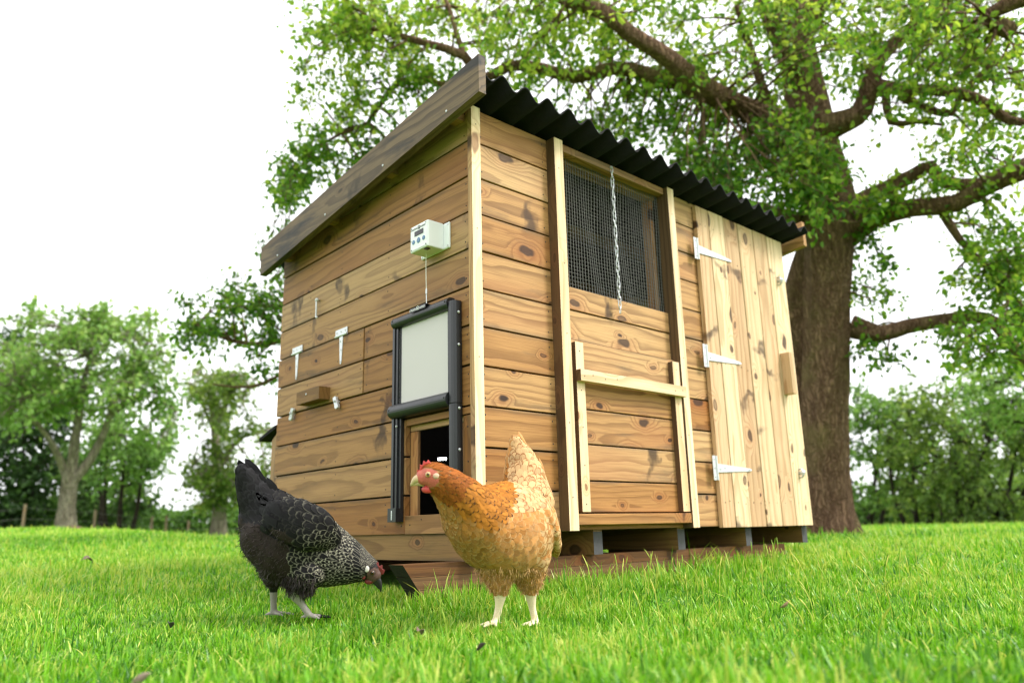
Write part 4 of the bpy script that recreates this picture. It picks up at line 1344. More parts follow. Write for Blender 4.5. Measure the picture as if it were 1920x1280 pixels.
# ------------------------------------------------------------------ hens
def feather_mat():
    g = G('feathers')
    base = g.attr('fcol').outputs['Color']
    edge = g.attr('ecol').outputs['Color']
    uv = g.n('SeparateXYZ', {0: g.attr('fuv').outputs['Vector']})
    s, t, lace = uv.outputs
    e = g.math('MAXIMUM', g.math('POWER', g.math('ABSOLUTE', s), 1.5), g.math('POWER', t, 2.2))
    wv = g.n('TexNoise', {'Vector': g.n('TexCoord').outputs['Object'], 'Scale': 320.0, 'Detail': 2.0}).outputs[0]
    e = g.math('MULTIPLY_ADD', wv, 0.3, g.math('SUBTRACT', e, 0.15))
    k = g.math('MULTIPLY', g.step(e, 0.64, 0.92), lace)
    col = g.mix(k, base, edge)
    shaft = g.math('SUBTRACT', 1.0, g.step(g.math('ABSOLUTE', s), 0.02, 0.12))
    col = g.mix(g.math('MULTIPLY', shaft, 0.18), col, g.mix(1.0, col, (1.8, 1.7, 1.6), 'MULTIPLY'))
    barb = g.math('SINE', g.math('MULTIPLY', g.math('ADD', g.math('MULTIPLY', t, 1.0), g.math('ABSOLUTE', g.math('MULTIPLY', s, 0.4))), 130.0))
    col = g.mix(g.math('MULTIPLY_ADD', barb, 0.09, 0.09), col, g.mix(1.0, col, (0.55, 0.5, 0.45), 'MULTIPLY'))
    col = g.mix(g.math('MULTIPLY', g.step(t, 0.45, 0.0), 0.3), col, g.mix(1.0, col, (0.6, 0.55, 0.5), 'MULTIPLY'))
    return g.surf(g.pbr(col, 0.66, spec=0.14, bump=g.bump(barb, 0.2, 0.0005)))


M_FEATHER = feather_mat()


def skin_mat():
    g = G('hen_skin')
    c = g.attr('fcol').outputs['Color']
    tc = g.n('TexCoord').outputs['Object']
    nz = g.noise(tc, 420.0, 3.0)
    c2 = g.mix(g.math('MULTIPLY', g.step(nz, 0.45, 0.7), 0.35), c, g.mix(1.0, c, (0.55, 0.5, 0.5), 'MULTIPLY'))
    sc = g.n('TexVoronoi', {'Vector': tc, 'Scale': 260.0}).outputs[0]
    return g.surf(g.pbr(c2, 0.5, spec=0.3, bump=g.bump(sc, 0.35, 0.0012)))


M_SKIN = skin_mat()
M_COMB = plain('red_comb_skin', (0.60, 0.055, 0.045), 0.45, var=0.2, scale=300, bump=0.4)
M_COMBD = plain('dull_red_skin', (0.22, 0.03, 0.028), 0.5, var=0.25, scale=300, bump=0.4)
M_LOBE = plain('pale_earlobe_skin', (0.62, 0.42, 0.28), 0.55, var=0.15, scale=300)
M_LOBEW = plain('whitish_earlobe_skin', (0.66, 0.62, 0.55), 0.55, var=0.1, scale=300)
M_BEAK = plain('horn_beak', (0.60, 0.44, 0.24), 0.35, var=0.15, scale=200)
M_BEAKD = plain('dark_beak', (0.03, 0.028, 0.03), 0.35, var=0.2, scale=200)
M_LIDD = plain('grey_eyelid_skin', (0.055, 0.042, 0.038), 0.5, var=0.2, scale=300)
M_IRIS = plain('amber_iris', (0.50, 0.30, 0.10), 0.15, var=0.2, scale=500)
M_IRISD = plain('brown_iris', (0.10, 0.05, 0.02), 0.12, var=0.2, scale=500)
M_PUPIL = plain('black_pupil', (0.004, 0.004, 0.004), 0.06, var=0.0)


def chain_mesh(pts, sub=5, n=16):
    """pts: (P, r_up, r_side, side vector) -> closed tube with elliptical rings and round ends"""
    P = np.array([p[0] for p in pts], float); A = np.array([[p[1], p[2]] for p in pts], float)
    Pp, _ = spline(list(P), [0] * len(P), 1e9)
    Q = [2 * P[0] - P[1]] + list(P) + [2 * P[-1] - P[-2]]
    pos = []; rad = []
    for i in range(1, len(Q) - 2):
        p0, p1, p2, p3 = Q[i - 1:i + 3]
        for k in range(sub):
            t = k / sub
            pos.append(0.5 * (2 * p1 + (p2 - p0) * t + (2 * p0 - 5 * p1 + 4 * p2 - p3) * t * t + (3 * p1 - p0 - 3 * p2 + p3) * t ** 3))
            tt = t * t * (3 - 2 * t) * .5 + t * .5
            rad.append(A[i - 1] * (1 - tt) + A[i] * tt)
    pos.append(P[-1]); rad.append(A[-1])
    pos = np.array(pos); rad = np.array(rad)
    tan = np.gradient(pos, axis=0); tan /= np.linalg.norm(tan, axis=1)[:, None]
    # round caps
    cp = []; cr = []
    for a in (80, 60, 40, 20):
        a = math.radians(a)
        cp.append(pos[0] - tan[0] * rad[0].min() * math.sin(a)); cr.append(rad[0] * math.cos(a))
    ep = []; er = []
    for a in (20, 40, 60, 80):
        a = math.radians(a)
        ep.append(pos[-1] + tan[-1] * rad[-1].min() * math.sin(a)); er.append(rad[-1] * math.cos(a))
    pos = np.concatenate([cp, pos, ep]); rad = np.concatenate([cr, rad, er])
    tan = np.concatenate([[tan[0]] * 4, tan, [tan[-1]] * 4])
    side = np.array(pts[0][3], float)
    V = []
    ang = np.arange(n) * 2 * math.pi / n
    for p, r, t in zip(pos, rad, tan):
        s = side - t * (side @ t); s /= np.linalg.norm(s)
        u = np.cross(s, t)
        V.append(p + np.cos(ang)[:, None] * s * r[1] + np.sin(ang)[:, None] * u * r[0])
    V = np.concatenate(V); m = len(pos)
    F = [(i * n + k, i * n + (k + 1) % n, (i + 1) * n + (k + 1) % n, (i + 1) * n + k) for i in range(m - 1) for k in range(n)]
    F.append(tuple(range(n - 1, -1, -1))); F.append(tuple(range((m - 1) * n, m * n)))
    return V, F


def remesh(parts, voxel, smooth_it=4):
    vs = []; fs = []
    for V, F in parts:
        o = len(vs); vs += [tuple(v) for v in V]; fs += [tuple(i + o for i in f) for f in F]
    me = bpy.data.meshes.new('tmp'); me.from_pydata(vs, [], fs)
    bmm = __import__('bmesh'); bm = bmm.new(); bm.from_mesh(me); bmm.ops.recalc_face_normals(bm, faces=bm.faces); bm.to_mesh(me); bm.free()
    o = bpy.data.objects.new('tmp', me); COL.objects.link(o)
    r = o.modifiers.new('r', 'REMESH'); r.mode = 'VOXEL'; r.voxel_size = voxel; r.use_smooth_shade = True
    s = o.modifiers.new('s', 'SMOOTH'); s.factor = 0.5; s.iterations = smooth_it
    bpy.context.view_layer.update()
    out = bpy.data.meshes.new_from_object(o.evaluated_get(bpy.context.evaluated_depsgraph_get()))
    bpy.data.objects.remove(o); bpy.data.meshes.remove(me)
    return out


class Hen:
    def __init__(self, name, label, px0, py0, d0):
        self.d0 = d0; self.px0 = px0; self.py0 = py0
        base = at(px0, py0, d0)
        self.root = thing(name, label, 'chicken', base, math.atan2(RH[1], RH[0]))
        self.o = base
        self.k = d0 / FPX

    def L(self, px, py, dep=0.0):
        """local point (x right of the hen's base, y away, z up) for a pixel of the photograph"""
        p = at(px, py, self.d0 + dep) - self.o
        return np.array([p @ RH, p @ FH, p[2]])

    def chain(self, rows, side):
        k = self.k
        return [(self.L(x, y, d), r * k, r * k * sq, side) for (x, y, d, r, sq) in rows]

    def px(self, V):
        """approximate photograph pixel of local points, used to name the body regions"""
        V = np.atleast_2d(V)
        w = self.o + V[:, :1] * RH + V[:, 1:2] * FH + V[:, 2:3] * np.array([0, 0, 1.0]) - CAM
        z = w @ FW
        return 960 + FPX * (w @ RX) / z, 640 - FPX * (w @ UP) / z


def plumage(hen, me, flow, region, n_cand, lift=(6, 16), quills=()):
    """overlapping vaned feathers laid along the flow lines over the body mesh"""
    me.calc_loop_triangles()
    V = np.empty(len(me.vertices) * 3, np.float32); me.vertices.foreach_get('co', V); V = V.reshape(-1, 3)
    N = np.array([v.normal[:] for v in me.vertices])
    T = np.empty(len(me.loop_triangles) * 3, np.int32); me.loop_triangles.foreach_get('vertices', T); T = T.reshape(-1, 3)
    a = V[T[:, 0]]; b = V[T[:, 1]]; c = V[T[:, 2]]
    area = np.linalg.norm(np.cross(b - a, c - a), axis=1)
    ti = rng.choice(len(T), n_cand, p=area / area.sum())
    r1 = np.sqrt(rng.random(n_cand)); r2 = rng.random(n_cand)
    w = np.stack([1 - r1, r1 * (1 - r2), r1 * r2], -1)[:, :, None]
    P = (V[T[ti]] * w).sum(1); Nn = (N[T[ti]] * w).sum(1); Nn /= np.linalg.norm(Nn, axis=1)[:, None]
    # flow
    seg0 = np.concatenate([f[:-1] for f in flow]); seg1 = np.concatenate([f[1:] for f in flow])
    best = np.full(n_cand, 1e9); D = np.zeros((n_cand, 3))
    acc = np.zeros((n_cand, 3))
    for s0, s1 in zip(seg0, seg1):
        d = s1 - s0; L2 = d @ d
        t = np.clip(((P - s0) @ d) / L2, 0, 1)
        q = np.linalg.norm(P - (s0 + t[:, None] * d), axis=1)
        acc += (d / math.sqrt(L2)) / (q[:, None] ** 4 + 1e-8)
    D = acc / np.linalg.norm(acc, axis=1)[:, None]
    px, py = hen.px(P)
    R = [region(x, y, p, nn) for x, y, p, nn in zip(px, py, P, Nn)]
    grid = {}; keep = []
    cell = 0.012
    tang = np.linalg.norm(D - Nn * (D * Nn).sum(1)[:, None], axis=1)
    for i in range(n_cand):
        if R[i] is None or tang[i] < 0.35:
            continue
        s = R[i]['gap']
        key = tuple((P[i] / cell).astype(int))
        ok = True
        m = int(s / cell) + 1
        for ax in range(-m, m + 1):
            for ay in range(-m, m + 1):
                for az in range(-m, m + 1):
                    for j in grid.get((key[0] + ax, key[1] + ay, key[2] + az), ()):
                        if np.dot(P[j] - P[i], P[j] - P[i]) < min(s, R[j]['gap']) ** 2:
                            ok = False; break
                    if not ok: break
                if not ok: break
            if not ok: break
        if ok:
            grid.setdefault(key, []).append(i); keep.append(i)
    from mathutils.bvhtree import BVHTree
    bvh = BVHTree.FromPolygons([Vector(v) for v in V.tolist()], T.tolist())
    Vs = []; FU = []; FC = []; EC = []; F = []; NO = []
    rows = [(0.0, 0.35), (0.3, 0.85), (0.62, 1.0), (0.85, 0.84), (1.0, 0.36)]
    todo = [(P[i], Nn[i], D[i], R[i]) for i in keep] + list(quills)
    for (pi, nn, di, r) in todo:
        d = di + rng.normal(0, r.get('jit', 0.08), 3) + np.array(r.get('bias', (0, 0, 0)))
        d -= nn * (d @ nn); d /= np.linalg.norm(d) + 1e-9
        lf = math.radians(rng.uniform(*r.get('lift', lift)) + 2.0)
        ax = d * math.cos(lf) + nn * math.sin(lf)
        up = nn * math.cos(lf) - d * math.sin(lf)
        sd = np.cross(ax, up)
        Ln = r['len'] * rng.uniform(0.85, 1.15); wd = r['wid'] * rng.uniform(0.88, 1.12) * .5
        o = len(Vs)
        fc = np.array(r['col']) * rng.uniform(0.82, 1.15); ec = np.array(r['edge'])
        for (t, wf) in rows:
            for s in (-1, 0, 1):
                wob = rng.normal(0, .06)
                Vs.append(pi - nn * 0.001 + ax * Ln * (t - 0.05 * abs(s) + wob * .2 * (t > .5)) + sd * wd * wf * s + up * (wd * (0.22 - .34 * s * s) * (0.4 + t) - Ln * r.get('curl', .045) * t * t))
                free = r.get('free', 0.0)
                o3 = Vector(Vs[-1])
                loc, nr, fi, _d = bvh.find_nearest(o3)
                cn = N[T[fi]].mean(0); cn = cn / np.linalg.norm(cn)
                if free < 1:
                    on = np.array(loc) + cn * (0.0006 + (0.0011 + 0.055 * Ln) * t * r.get('puff', 1.0) + rng.uniform(0, .0005))
                    Vs[-1] = on * (1 - free) + np.array(Vs[-1]) * free
                NO.append(cn * (1 - free) + up * free)
                FU.append((s * (0.6 if t == 0 else 1) * r.get('sx', 1.0), t, r['lace']))
                FC.append(fc); EC.append(ec)
        for j in range(len(rows) - 1):
            for s in range(2):
                q = o + j * 3 + s
                F.append((q, q + 1, q + 4, q + 3))
    ob = fast('plumage', np.array(Vs), [np.array(F)], M_FEATHER, hen.root, {'fuv': np.array(FU), 'fcol': np.array(FC), 'ecol': np.array(EC)})
    NO = np.array(NO) + 0.0
    NO /= np.linalg.norm(NO, axis=1)[:, None] + 1e-9
    ob.data.normals_split_custom_set_from_vertices(NO.tolist())
    return ob


def fluff(hen, me, sel, flow_dir, col, n, ln, seed=0, wid=0.0007):
    """soft downy strands on the rear, joined to nothing but the body they grow from"""
    V = np.array([v.co[:] for v in me.vertices]); N = np.array([v.normal[:] for v in me.vertices])
    px, py = hen.px(V)
    ok = np.array([sel(x, y, p) for x, y, p in zip(px, py, V)])
    idx = rng.choice(np.where(ok)[0], n)
    P = V[idx] + rng.normal(0, .0015, (n, 3)); nn = N[idx]
    d = nn * 0.55 + np.array(flow_dir) * 0.8 + rng.normal(0, .38, (n, 3)); d /= np.linalg.norm(d, axis=1)[:, None]
    sd = np.cross(d, rng.normal(size=(n, 3))); sd /= np.linalg.norm(sd, axis=1)[:, None]
    L = (ln * rng.uniform(.5, 1.3, n))[:, None]
    A = P - sd * wid; B = P + sd * wid
    C = P + d * L * .6 + nn * L * .05 - sd * wid * .8; Dd = P + d * L * .6 + nn * L * .05 + sd * wid * .8
    E = P + d * L * .95 + np.array([0, 0, -.25]) * L
    Vv = np.stack([A, B, C, Dd, E], 1).reshape(-1, 3)
    o = np.arange(n)[:, None] * 5
    cols = np.repeat(np.array(col) * rng.uniform(.6, 1.5, (n, 1)), 5, axis=0)
    return Vv, np.concatenate([o + np.array([0, 1, 3, 2])]), o + np.array([2, 3, 4]), cols


def foot_parts(hen, base, fwd, k, spread=0.62, r=4.2):
    """three long front toes and one hind toe as tapering chains"""
    out = []
    side = np.array([0, 0, 1.0])
    for a, L in ((-spread, 34), (0.0, 40), (spread, 34), (math.pi, 16)):
        c, s = math.cos(a), math.sin(a)
        d = np.array([fwd[0] * c - fwd[1] * s, fwd[0] * s + fwd[1] * c, 0])
        p0 = base + np.array([0, 0, r * k]); p1 = base + d * L * .5 * k + np.array([0, 0, r * .8 * k]); p2 = base + d * L * k + np.array([0, 0, r * .3 * k])
        out.append(chain_mesh([(p0, r * k, r * k, side), (p1, r * .8 * k, r * .8 * k, side), (p2, r * .5 * k, r * .5 * k, side)], 3, 8))
    return out


def head_parts(hen, mats, comb, beak, wattles, lobe, eye, eye_r, side_n, face_t, eye_iris):
    """comb, beak, wattles, ear lobe and eye as parts of the hen. All given as local points."""
    k = hen.k; side_n = np.array(side_n)
    # comb: a thin toothed blade
    pts = [np.array(p) for p in comb]
    n = len(pts); th = 2.6 * k
    vs = [tuple(p + side_n * th * (0.35 if i % 2 and i < n else 1)) for i, p in enumerate(pts)] + [tuple(p - side_n * th * (0.35 if i % 2 else 1)) for i, p in enumerate(pts)]
    m = MB(); m.add(vs, [tuple(range(n)), tuple(range(2 * n - 1, n - 1, -1))] + [(i, i + n, (i + 1) % n + n, (i + 1) % n) for i in range(n)])
    m.build('comb', mats['comb'], hen.root, bevel=0.0008)
    up, lo = beak
    m = MB()
    for row in (up, lo):
        P, _ = spline([r[0] for r in row], [0] * len(row), 0.004)
        rr = np.interp(np.linspace(0, 1, len(P)), np.linspace(0, 1, len(row)), [r[1] for r in row])
        m.tube([tuple(p) for p in P], [float(x) for x in rr], 10)
    m.build('beak', mats['beak'], hen.root, smooth=True)
    for (p, r, sq) in wattles:
        m = MB(); m.ball(tuple(p), r, 0, 14, 10, sq)
        m.build('wattle', mats['comb'], hen.root, smooth=True)
    m = MB(); m.ball(tuple(lobe[0]), lobe[1], 0, 12, 8, lobe[2]); m.build('earlobe', mats['lobe'], hen.root, smooth=True)
    for sgn, e in ((1, eye), (-1, np.array(eye) - side_n * face_t)):
        m = MB()
        e = np.array(e); nrm = side_n * sgn
        m.ball(tuple(e), eye_r, 0, 16, 12)
        a = Vector(nrm).orthogonal().normalized(); b_ = Vector(nrm).cross(a)
        c0 = Vector(e) + Vector(nrm) * eye_r * .99
        for (rad, mi, dz) in ((eye_r * .80, 1, -.22), (eye_r * .42, 2, 0.02)):
            vs = [c0 + Vector(nrm) * eye_r * dz + (a * math.cos(t) + b_ * math.sin(t)) * rad for t in np.linspace(0, 2 * math.pi, 16, endpoint=False)]
            vs2 = [v + Vector(nrm) * eye_r * .12 for v in vs]
            m.add(vs + vs2, [tuple(range(16, 32))] + [(i, (i + 1) % 16, (i + 1) % 16 + 16, i + 16) for i in range(16)], mi)
        m.build('eye', [mats['lid'], eye_iris, M_PUPIL], hen.root, smooth=True)


def paint(me, fn):
    col = np.array([fn(v.co) for v in me.vertices], np.float32)
    me.attributes.new('fcol', 'FLOAT_VECTOR', 'POINT').data.foreach_set('vector', col.ravel())


def black_hen():
    h = Hen('black_hen', 'black hen with silver laced neck, pecking at the grass, tail raised', 545, 1150, 1.93)
    L = h.L; side = np.array([0.0, 1.0, 0.0])
    body = h.chain([(478, 972, .01, 32, .8), (500, 995, 0, 56, .88), (535, 1010, 0, 78, .86), (578, 1028, 0, 72, .86), (622, 1044, 0, 54, .86), (655, 1054, -.005, 40, .8), (680, 1063, -.01, 27, .8), (694, 1069, -.012, 20, .85), (703, 1078, -.014, 14, .8)], side)
    tail = h.chain([(455, 880, .01, 11, .7), (466, 905, .01, 22, .55), (484, 935, .01, 36, .55), (510, 968, .005, 52, .7)], side)
    th1 = h.chain([(575, 1072, -.05, 36, .8), (564, 1096, -.05, 24, .8), (555, 1112, -.05, 13, .9), (566, 1132, -.05, 6.2, 1), (580, 1152, -.05, 6, 1)], side)
    th2 = h.chain([(515, 1070, .045, 30, .8), (513, 1092, .045, 16, .9), (513, 1105, .045, 8, 1), (513, 1128, .045, 6.2, 1), (513, 1147, .045, 6.2, 1)], side)
    wing = h.chain([(505, 965, -.062, 26, .35), (545, 975, -.088, 38, .35), (590, 993, -.082, 40, .35), (630, 1014, -.040, 17, .4)], side)
    wing2 = h.chain([(505, 965, .07, 26, .35), (545, 975, .095, 38, .35), (590, 993, .09, 40, .35), (630, 1014, .05, 17, .4)], side)
    parts = [chain_mesh(c) for c in (body, tail, th1, th2, wing, wing2)]
    f1 = L(580, 1152, -.05); f1[2] -= 5.5 * h.k; f2 = L(513, 1147, .045); f2[2] -= 5.5 * h.k
    parts += foot_parts(h, f1, (1, -.15, 0), h.k) + foot_parts(h, f2, (1, -.1, 0), h.k)
    me = remesh(parts, 0.0028, 3)
    zleg = L(560, 1112, -.05)[2]
    headc = L(700, 1080, -.012)

    def colour(co):
        p = np.array(co[:]); x, y = h.px(p)
        x, y = float(x[0]), float(y[0])
        if y > 1110 and x < 600:
            return (0.34, 0.31, 0.28)
        if x > 688 and y > 1064 and (x - 700) * .6 + (y - 1070) > -6:
            return (0.13, 0.075, 0.062)
        return (0.010, 0.009, 0.009)
    paint(me, colour)
    me.materials.clear(); me.materials.append(M_SKIN)
    me.name = 'body'
    link(bpy.data.objects.new('body', me), h.root)
    flow = [np.array([L(*p) for p in ((705, 1072, -.012), (680, 1060, -.01), (650, 1045, 0), (610, 1022, 0), (560, 985, 0), (505, 945, .005), (475, 910, .01), (450, 868, .01))]),
            np.array([L(*p) for p in ((690, 1085, -.01), (650, 1082, 0), (610, 1080, 0), (560, 1075, 0), (510, 1060, 0), (470, 1020, 0))])]

    def region(x, y, p, n):
        if y > 1108:
            return None
        if y > 1098 and x < 545:
            return None
        if x > 687 and (x - 700) * .6 + (y - 1070) > -8 and y > 1060:
            return None
        near = 1
        blk = np.array((0.0095, 0.0088, 0.0095))
        sil = np.array((0.50, 0.47, 0.36))
        if x > 680:      # head
            return dict(len=.011, wid=.0042, gap=.0034, col=blk * 1.3 + (0.012, .010, .008), edge=sil * .9, lace=0.9, lift=(3, 8))
        f = (x - 575) + (y - 1010) * .45
        if f > 62 + rng.normal(0, 5):      # neck hackle: long narrow feathers with pale borders
            return dict(len=.030, wid=.0088, gap=.0058, col=blk * .9, edge=sil * .68, lace=.95, lift=(3, 7), jit=.04)
        if f > 18 + rng.normal(0, 8) and y > 1000 or (x > 558 and y > 1040):      # breast: rounded scales with pale rims
            if y < 1088 or x > 590:
                return dict(len=.030, wid=.0165, gap=.0090, col=blk * .9, edge=sil * .45, lace=.85, lift=(2, 6), jit=.05)
        if x < 470 and y < 900:
            return None
        if x < 525 and y < 985:      # tail
            return dict(len=.062, wid=.022, gap=.0125, col=blk * .9, edge=(.03, .03, .032), lace=.5, lift=(1, 5), jit=.05)
        if x < 560 and y > 985 + (x - 470) * .25:      # soft rear, brown black
            return dict(len=.028, wid=.017, gap=.0088, col=(0.026, 0.018, 0.015), edge=(.045, .034, .029), lace=.35, lift=(2, 6), jit=.08)
        if 505 < x < 640 and y < 1030:      # wing and back
            lc = .2 if (x > 552 and rng.random() < .5) else .04
            return dict(len=.038, wid=.021, gap=.0118, col=blk, edge=sil * .7, lace=lc, lift=(2, 6), jit=.05)
        return dict(len=.030, wid=.018, gap=.0095, col=blk * 1.1, edge=sil * .5, lace=.2, lift=(3, 8), jit=.08)
    quills = []
    for side_y in (-1, 1):
        for q, (tx, ty) in enumerate(((446, 872), (452, 868), (449, 886), (447, 905), (449, 925), (456, 945), (470, 880), (490, 892))):
            a0 = L(514 + q * 1.5, 958 + q * 3, -.012 * side_y * .0 + side_y * (.006 + .003 * q)); b0 = L(tx, ty, side_y * (.004 + .004 * q))
            quills.append((a0, np.array([0.0, side_y, 0.12]), (b0 - a0) / np.linalg.norm(b0 - a0), dict(len=float(np.linalg.norm(b0 - a0)), wid=.036, col=np.array((.009, .0085, .009)), edge=(.022, .022, .024), lace=.5, lift=(0, 3), jit=.02, curl=.04, free=1.0)))
        for q, (ax_, ay, bx_, by) in enumerate(((585, 985, 508, 948), (578, 994, 500, 958), (572, 1003, 496, 968), (566, 1012, 497, 980), (560, 1020, 503, 990))):
            dep = side_y * (.083 - .002 * q) if side_y > 0 else -.098 + .002 * q
            a0 = L(ax_, ay, dep); b0 = L(bx_, by, dep * .82)
            quills.append((a0, np.array([-.1, float(side_y), 0.15]), (b0 - a0) / np.linalg.norm(b0 - a0), dict(len=float(np.linalg.norm(b0 - a0)), wid=.026, col=np.array((.009, .0085, .009)), edge=(.022, .022, .024), lace=.5, lift=(0, 3), jit=.02, curl=.05, puff=1.6)))
    plumage(h, me, flow, region, 42000, quills=quills)
    a = fluff(h, me, lambda x, y, p: x < 540 and y > 985 and y < 1102, (-.55, 0, -.25), (.040, .031, .026), 2000, .011)
    b_ = fluff(h, me, lambda x, y, p: 530 < x < 590 and 1075 < y < 1114, (-.1, 0, -.9), (.03, .022, .018), 1500, .015)
    Vv = np.concatenate([a[0], b_[0]]); o2 = len(a[0])
    fast('fluff', Vv, [np.concatenate([a[1], b_[1] + o2]), np.concatenate([a[2], b_[2] + o2])], M_SKIN, h.root, {'fcol': np.concatenate([a[3], b_[3]])})
    k = h.k; s = np.array([0, -1.0, 0])
    comb = [L(x, y, -.014) for x, y in ((697, 1054), (701, 1048), (704, 1056), (709, 1052), (711, 1061), (717, 1058), (717, 1066), (722, 1068), (719, 1076), (712, 1078), (704, 1068))]
    beak = ([(L(703, 1080, -.014), 9 * k), (L(709, 1089, -.014), 6.5 * k), (L(713, 1099, -.014), 3.6 * k), (L(714, 1109, -.014), 1.0 * k)],
            [(L(700, 1085, -.014), 6 * k), (L(706, 1094, -.014), 4 * k), (L(711, 1103, -.014), 1.4 * k)])
    wat = [(L(692, 1089, -.014 - 5 * k), 7 * k, (1.25, .45, .8)), (L(692, 1089, -.014 + 7 * k), 7 * k, (1.25, .45, .8)), (L(682, 1079, -.014 - 14 * k), 5 * k, (.7, .35, 1.3))]
    head_parts(h, dict(comb=M_COMBD, beak=M_BEAKD, lobe=M_LOBEW, lid=M_LIDD), comb, beak, wat, (L(688, 1066, -.012 - 17 * k), 6 * k, (.75, .4, 1.0)), L(698.5, 1073, -.014 - 13.5 * k), 4.6 * k, s, 24 * k, M_IRISD)


def rust_hen():
    h = Hen('rust_hen', 'ginger buff hen with red comb standing in front of the open pop door', 965, 1166, 1.68)
    L = h.L
    side = np.array([0.72, 0.62, 0.0]); side /= np.linalg.norm(side)
    sh = np.array([0.25, 0.97, 0.0])
    body = h.chain([(993, 968, .16, 44, .85), (988, 985, .11, 68, .9), (968, 992, .05, 86, .9), (942, 993, 0, 90, .92), (912, 985, -.04, 80, .9), (888, 968, -.075, 66, .86), (866, 938, -.10, 50, .84), (843, 914, -.118, 38, .82), (822, 898, -.128, 28, .85), (805, 892, -.132, 23, .85), (793, 894, -.134, 15, .8)], side)
    tail = h.chain([(966, 826, .21, 13, .7), (975, 858, .205, 34, .75), (983, 898, .185, 47, .85), (986, 945, .15, 60, .9)], side)
    th1 = h.chain([(930, 1050, -.03, 44, .9), (935, 1086, -.035, 26, .9), (938, 1112, -.035, 12, 1), (935, 1138, -.035, 7.2, 1), (930, 1164, -.035, 7, 1)], side)
    th2 = h.chain([(986, 1045, .03, 50, .9), (992, 1085, .03, 28, .9), (995, 1110, .03, 12, 1), (998, 1138, .03, 7, 1), (1004, 1164, .03, 6.8, 1)], side)
    wing = h.chain([(1000, 950, .02, 34, .5), (1020, 985, .045, 38, .5), (1032, 1012, .075, 28, .5), (1038, 1034, .10, 13, .5)], side)
    wing2 = h.chain([(905, 955, .10, 30, .5), (925, 985, .14, 36, .5), (950, 1010, .18, 24, .5)], side)
    parts = [chain_mesh(c) for c in (body, tail, th1, th2, wing, wing2)]
    f1 = L(930, 1164, -.035); f1[2] -= 6.5 * h.k; f2 = L(1004, 1164, .03); f2[2] -= 6.5 * h.k
    parts += foot_parts(h, f1, (-.55, -.8, 0), h.k, r=5) + foot_parts(h, f2, (-.4, -.9, 0), h.k, r=5)
    me = remesh(parts, 0.0028, 3)

    def face(x, y):
        return x < 823 - max(0, (y - 905)) * .1 and (x - 800) ** 2 / 24 ** 2 + (y - 896) ** 2 / 19.0 ** 2 < 1.0 or x < 787

    def colour(co):
        p = np.array(co[:]); x, y = h.px(p)
        x, y = float(x[0]), float(y[0])
        if y > 1106:
            return (0.86, 0.72, 0.50)
        if face(x, y):
            return (0.50, 0.125, 0.085)
        return (0.36, 0.17, 0.05)
    paint(me, colour)
    me.materials.clear(); me.materials.append(M_SKIN)
    me.name = 'body'
    link(bpy.data.objects.new('body', me), h.root)
    flow = [np.array([L(*p) for p in ((790, 892, -.134), (822, 890, -.128), (860, 905, -.10), (905, 920, -.04), (945, 920, .04), (975, 900, .13), (975, 860, .2), (966, 815, .21))]),
            np.array([L(*p) for p in ((812, 912, -.13), (832, 940, -.125), (862, 990, -.11), (900, 1040, -.08), (935, 1085, -.04), (960, 1100, .03))]),
            np.array([L(*p) for p in ((850, 920, -.14), (905, 975, -.13), (955, 1015, -.08), (1000, 1040, .0), (1030, 1050, .08))])]

    def region(x, y, p, n):
        if y > 1108:
            return None
        if y > 1098 and 955 < x < 978:
            pass
        if face(x, y):
            return None
        rust = np.array((0.25, 0.072, 0.012)); gold = np.array((0.39, 0.145, 0.020)); buff = np.array((0.48, 0.212, 0.062)); cream = np.array((0.66, 0.42, 0.205))
        q = (x - 800) * .75 + (y - 880) * .66      # distance down the neck
        r = rng.random()
        if y < 828:
            return None
        if y < 908 and x > 934 and p[1] > .1:      # tail
            return dict(len=.042, wid=.027, gap=.0130, col=buff * (1.05 if r > .4 else .88), edge=cream * .9, lace=.6, lift=(2, 7), jit=.08, bias=(0, 0, .3))
        if q < 34 and x < 850:
            return dict(len=.009, wid=.0048, gap=.0032, col=rust * (1 + .35 * r), edge=gold, lace=.4, lift=(3, 8))
        if y < 928 + (x - 820) * .72 and q < 158 + rng.normal(0, 2.5) and x < 955:      # hackle
            dk = r < np.interp(q, (30, 80, 150), (.12, .35, .6))
            c = rust * 1.1 if q < 75 else gold
            return dict(len=float(np.interp(q, (30, 150), (.012, .027))), wid=float(np.interp(q, (30, 150), (.006, .0115))), gap=float(np.interp(q, (30, 150), (.0042, .0078))),
                        col=c * rng.uniform(.8, 1.2), edge=(0.035, 0.016, 0.010) if dk else gold * 1.25, lace=.95 if dk else .45, sx=.85 if dk else 1.0, lift=(3, 7), jit=.08)
        if y < 955 and x > 925:      # saddle and shoulders: cream with brown edges
            return dict(len=.030, wid=.0155, gap=.0088, col=(cream * .85 + buff * .12) * rng.uniform(.8, 1.12), edge=(0.25, 0.085, 0.02) if r < .65 else cream, lace=.85, lift=(3, 8), jit=.10)
        if x > 1000 and y < 1060:      # wing
            return dict(len=.040, wid=.018, gap=.0100, col=cream * .95 if r < .5 else buff, edge=(0.32, 0.125, 0.03) if r < .5 else cream, lace=.85, lift=(2, 7), jit=.06)
        low = float(np.clip((y - 1040) / 70, 0, 1))
        f = float(np.clip((x - 850) / 130, 0, 1))
        c = (buff * (.85 + .15 * f) + cream * f * .15) * rng.uniform(.72, 1.15)
        if q < 205 and y < 990 + (x - 820) * .72 and r < .62 - (y - 928 - (x - 820) * .72) / 100:
            c = (c + gold * .9) / 1.9      # the hackle thins out into the breast
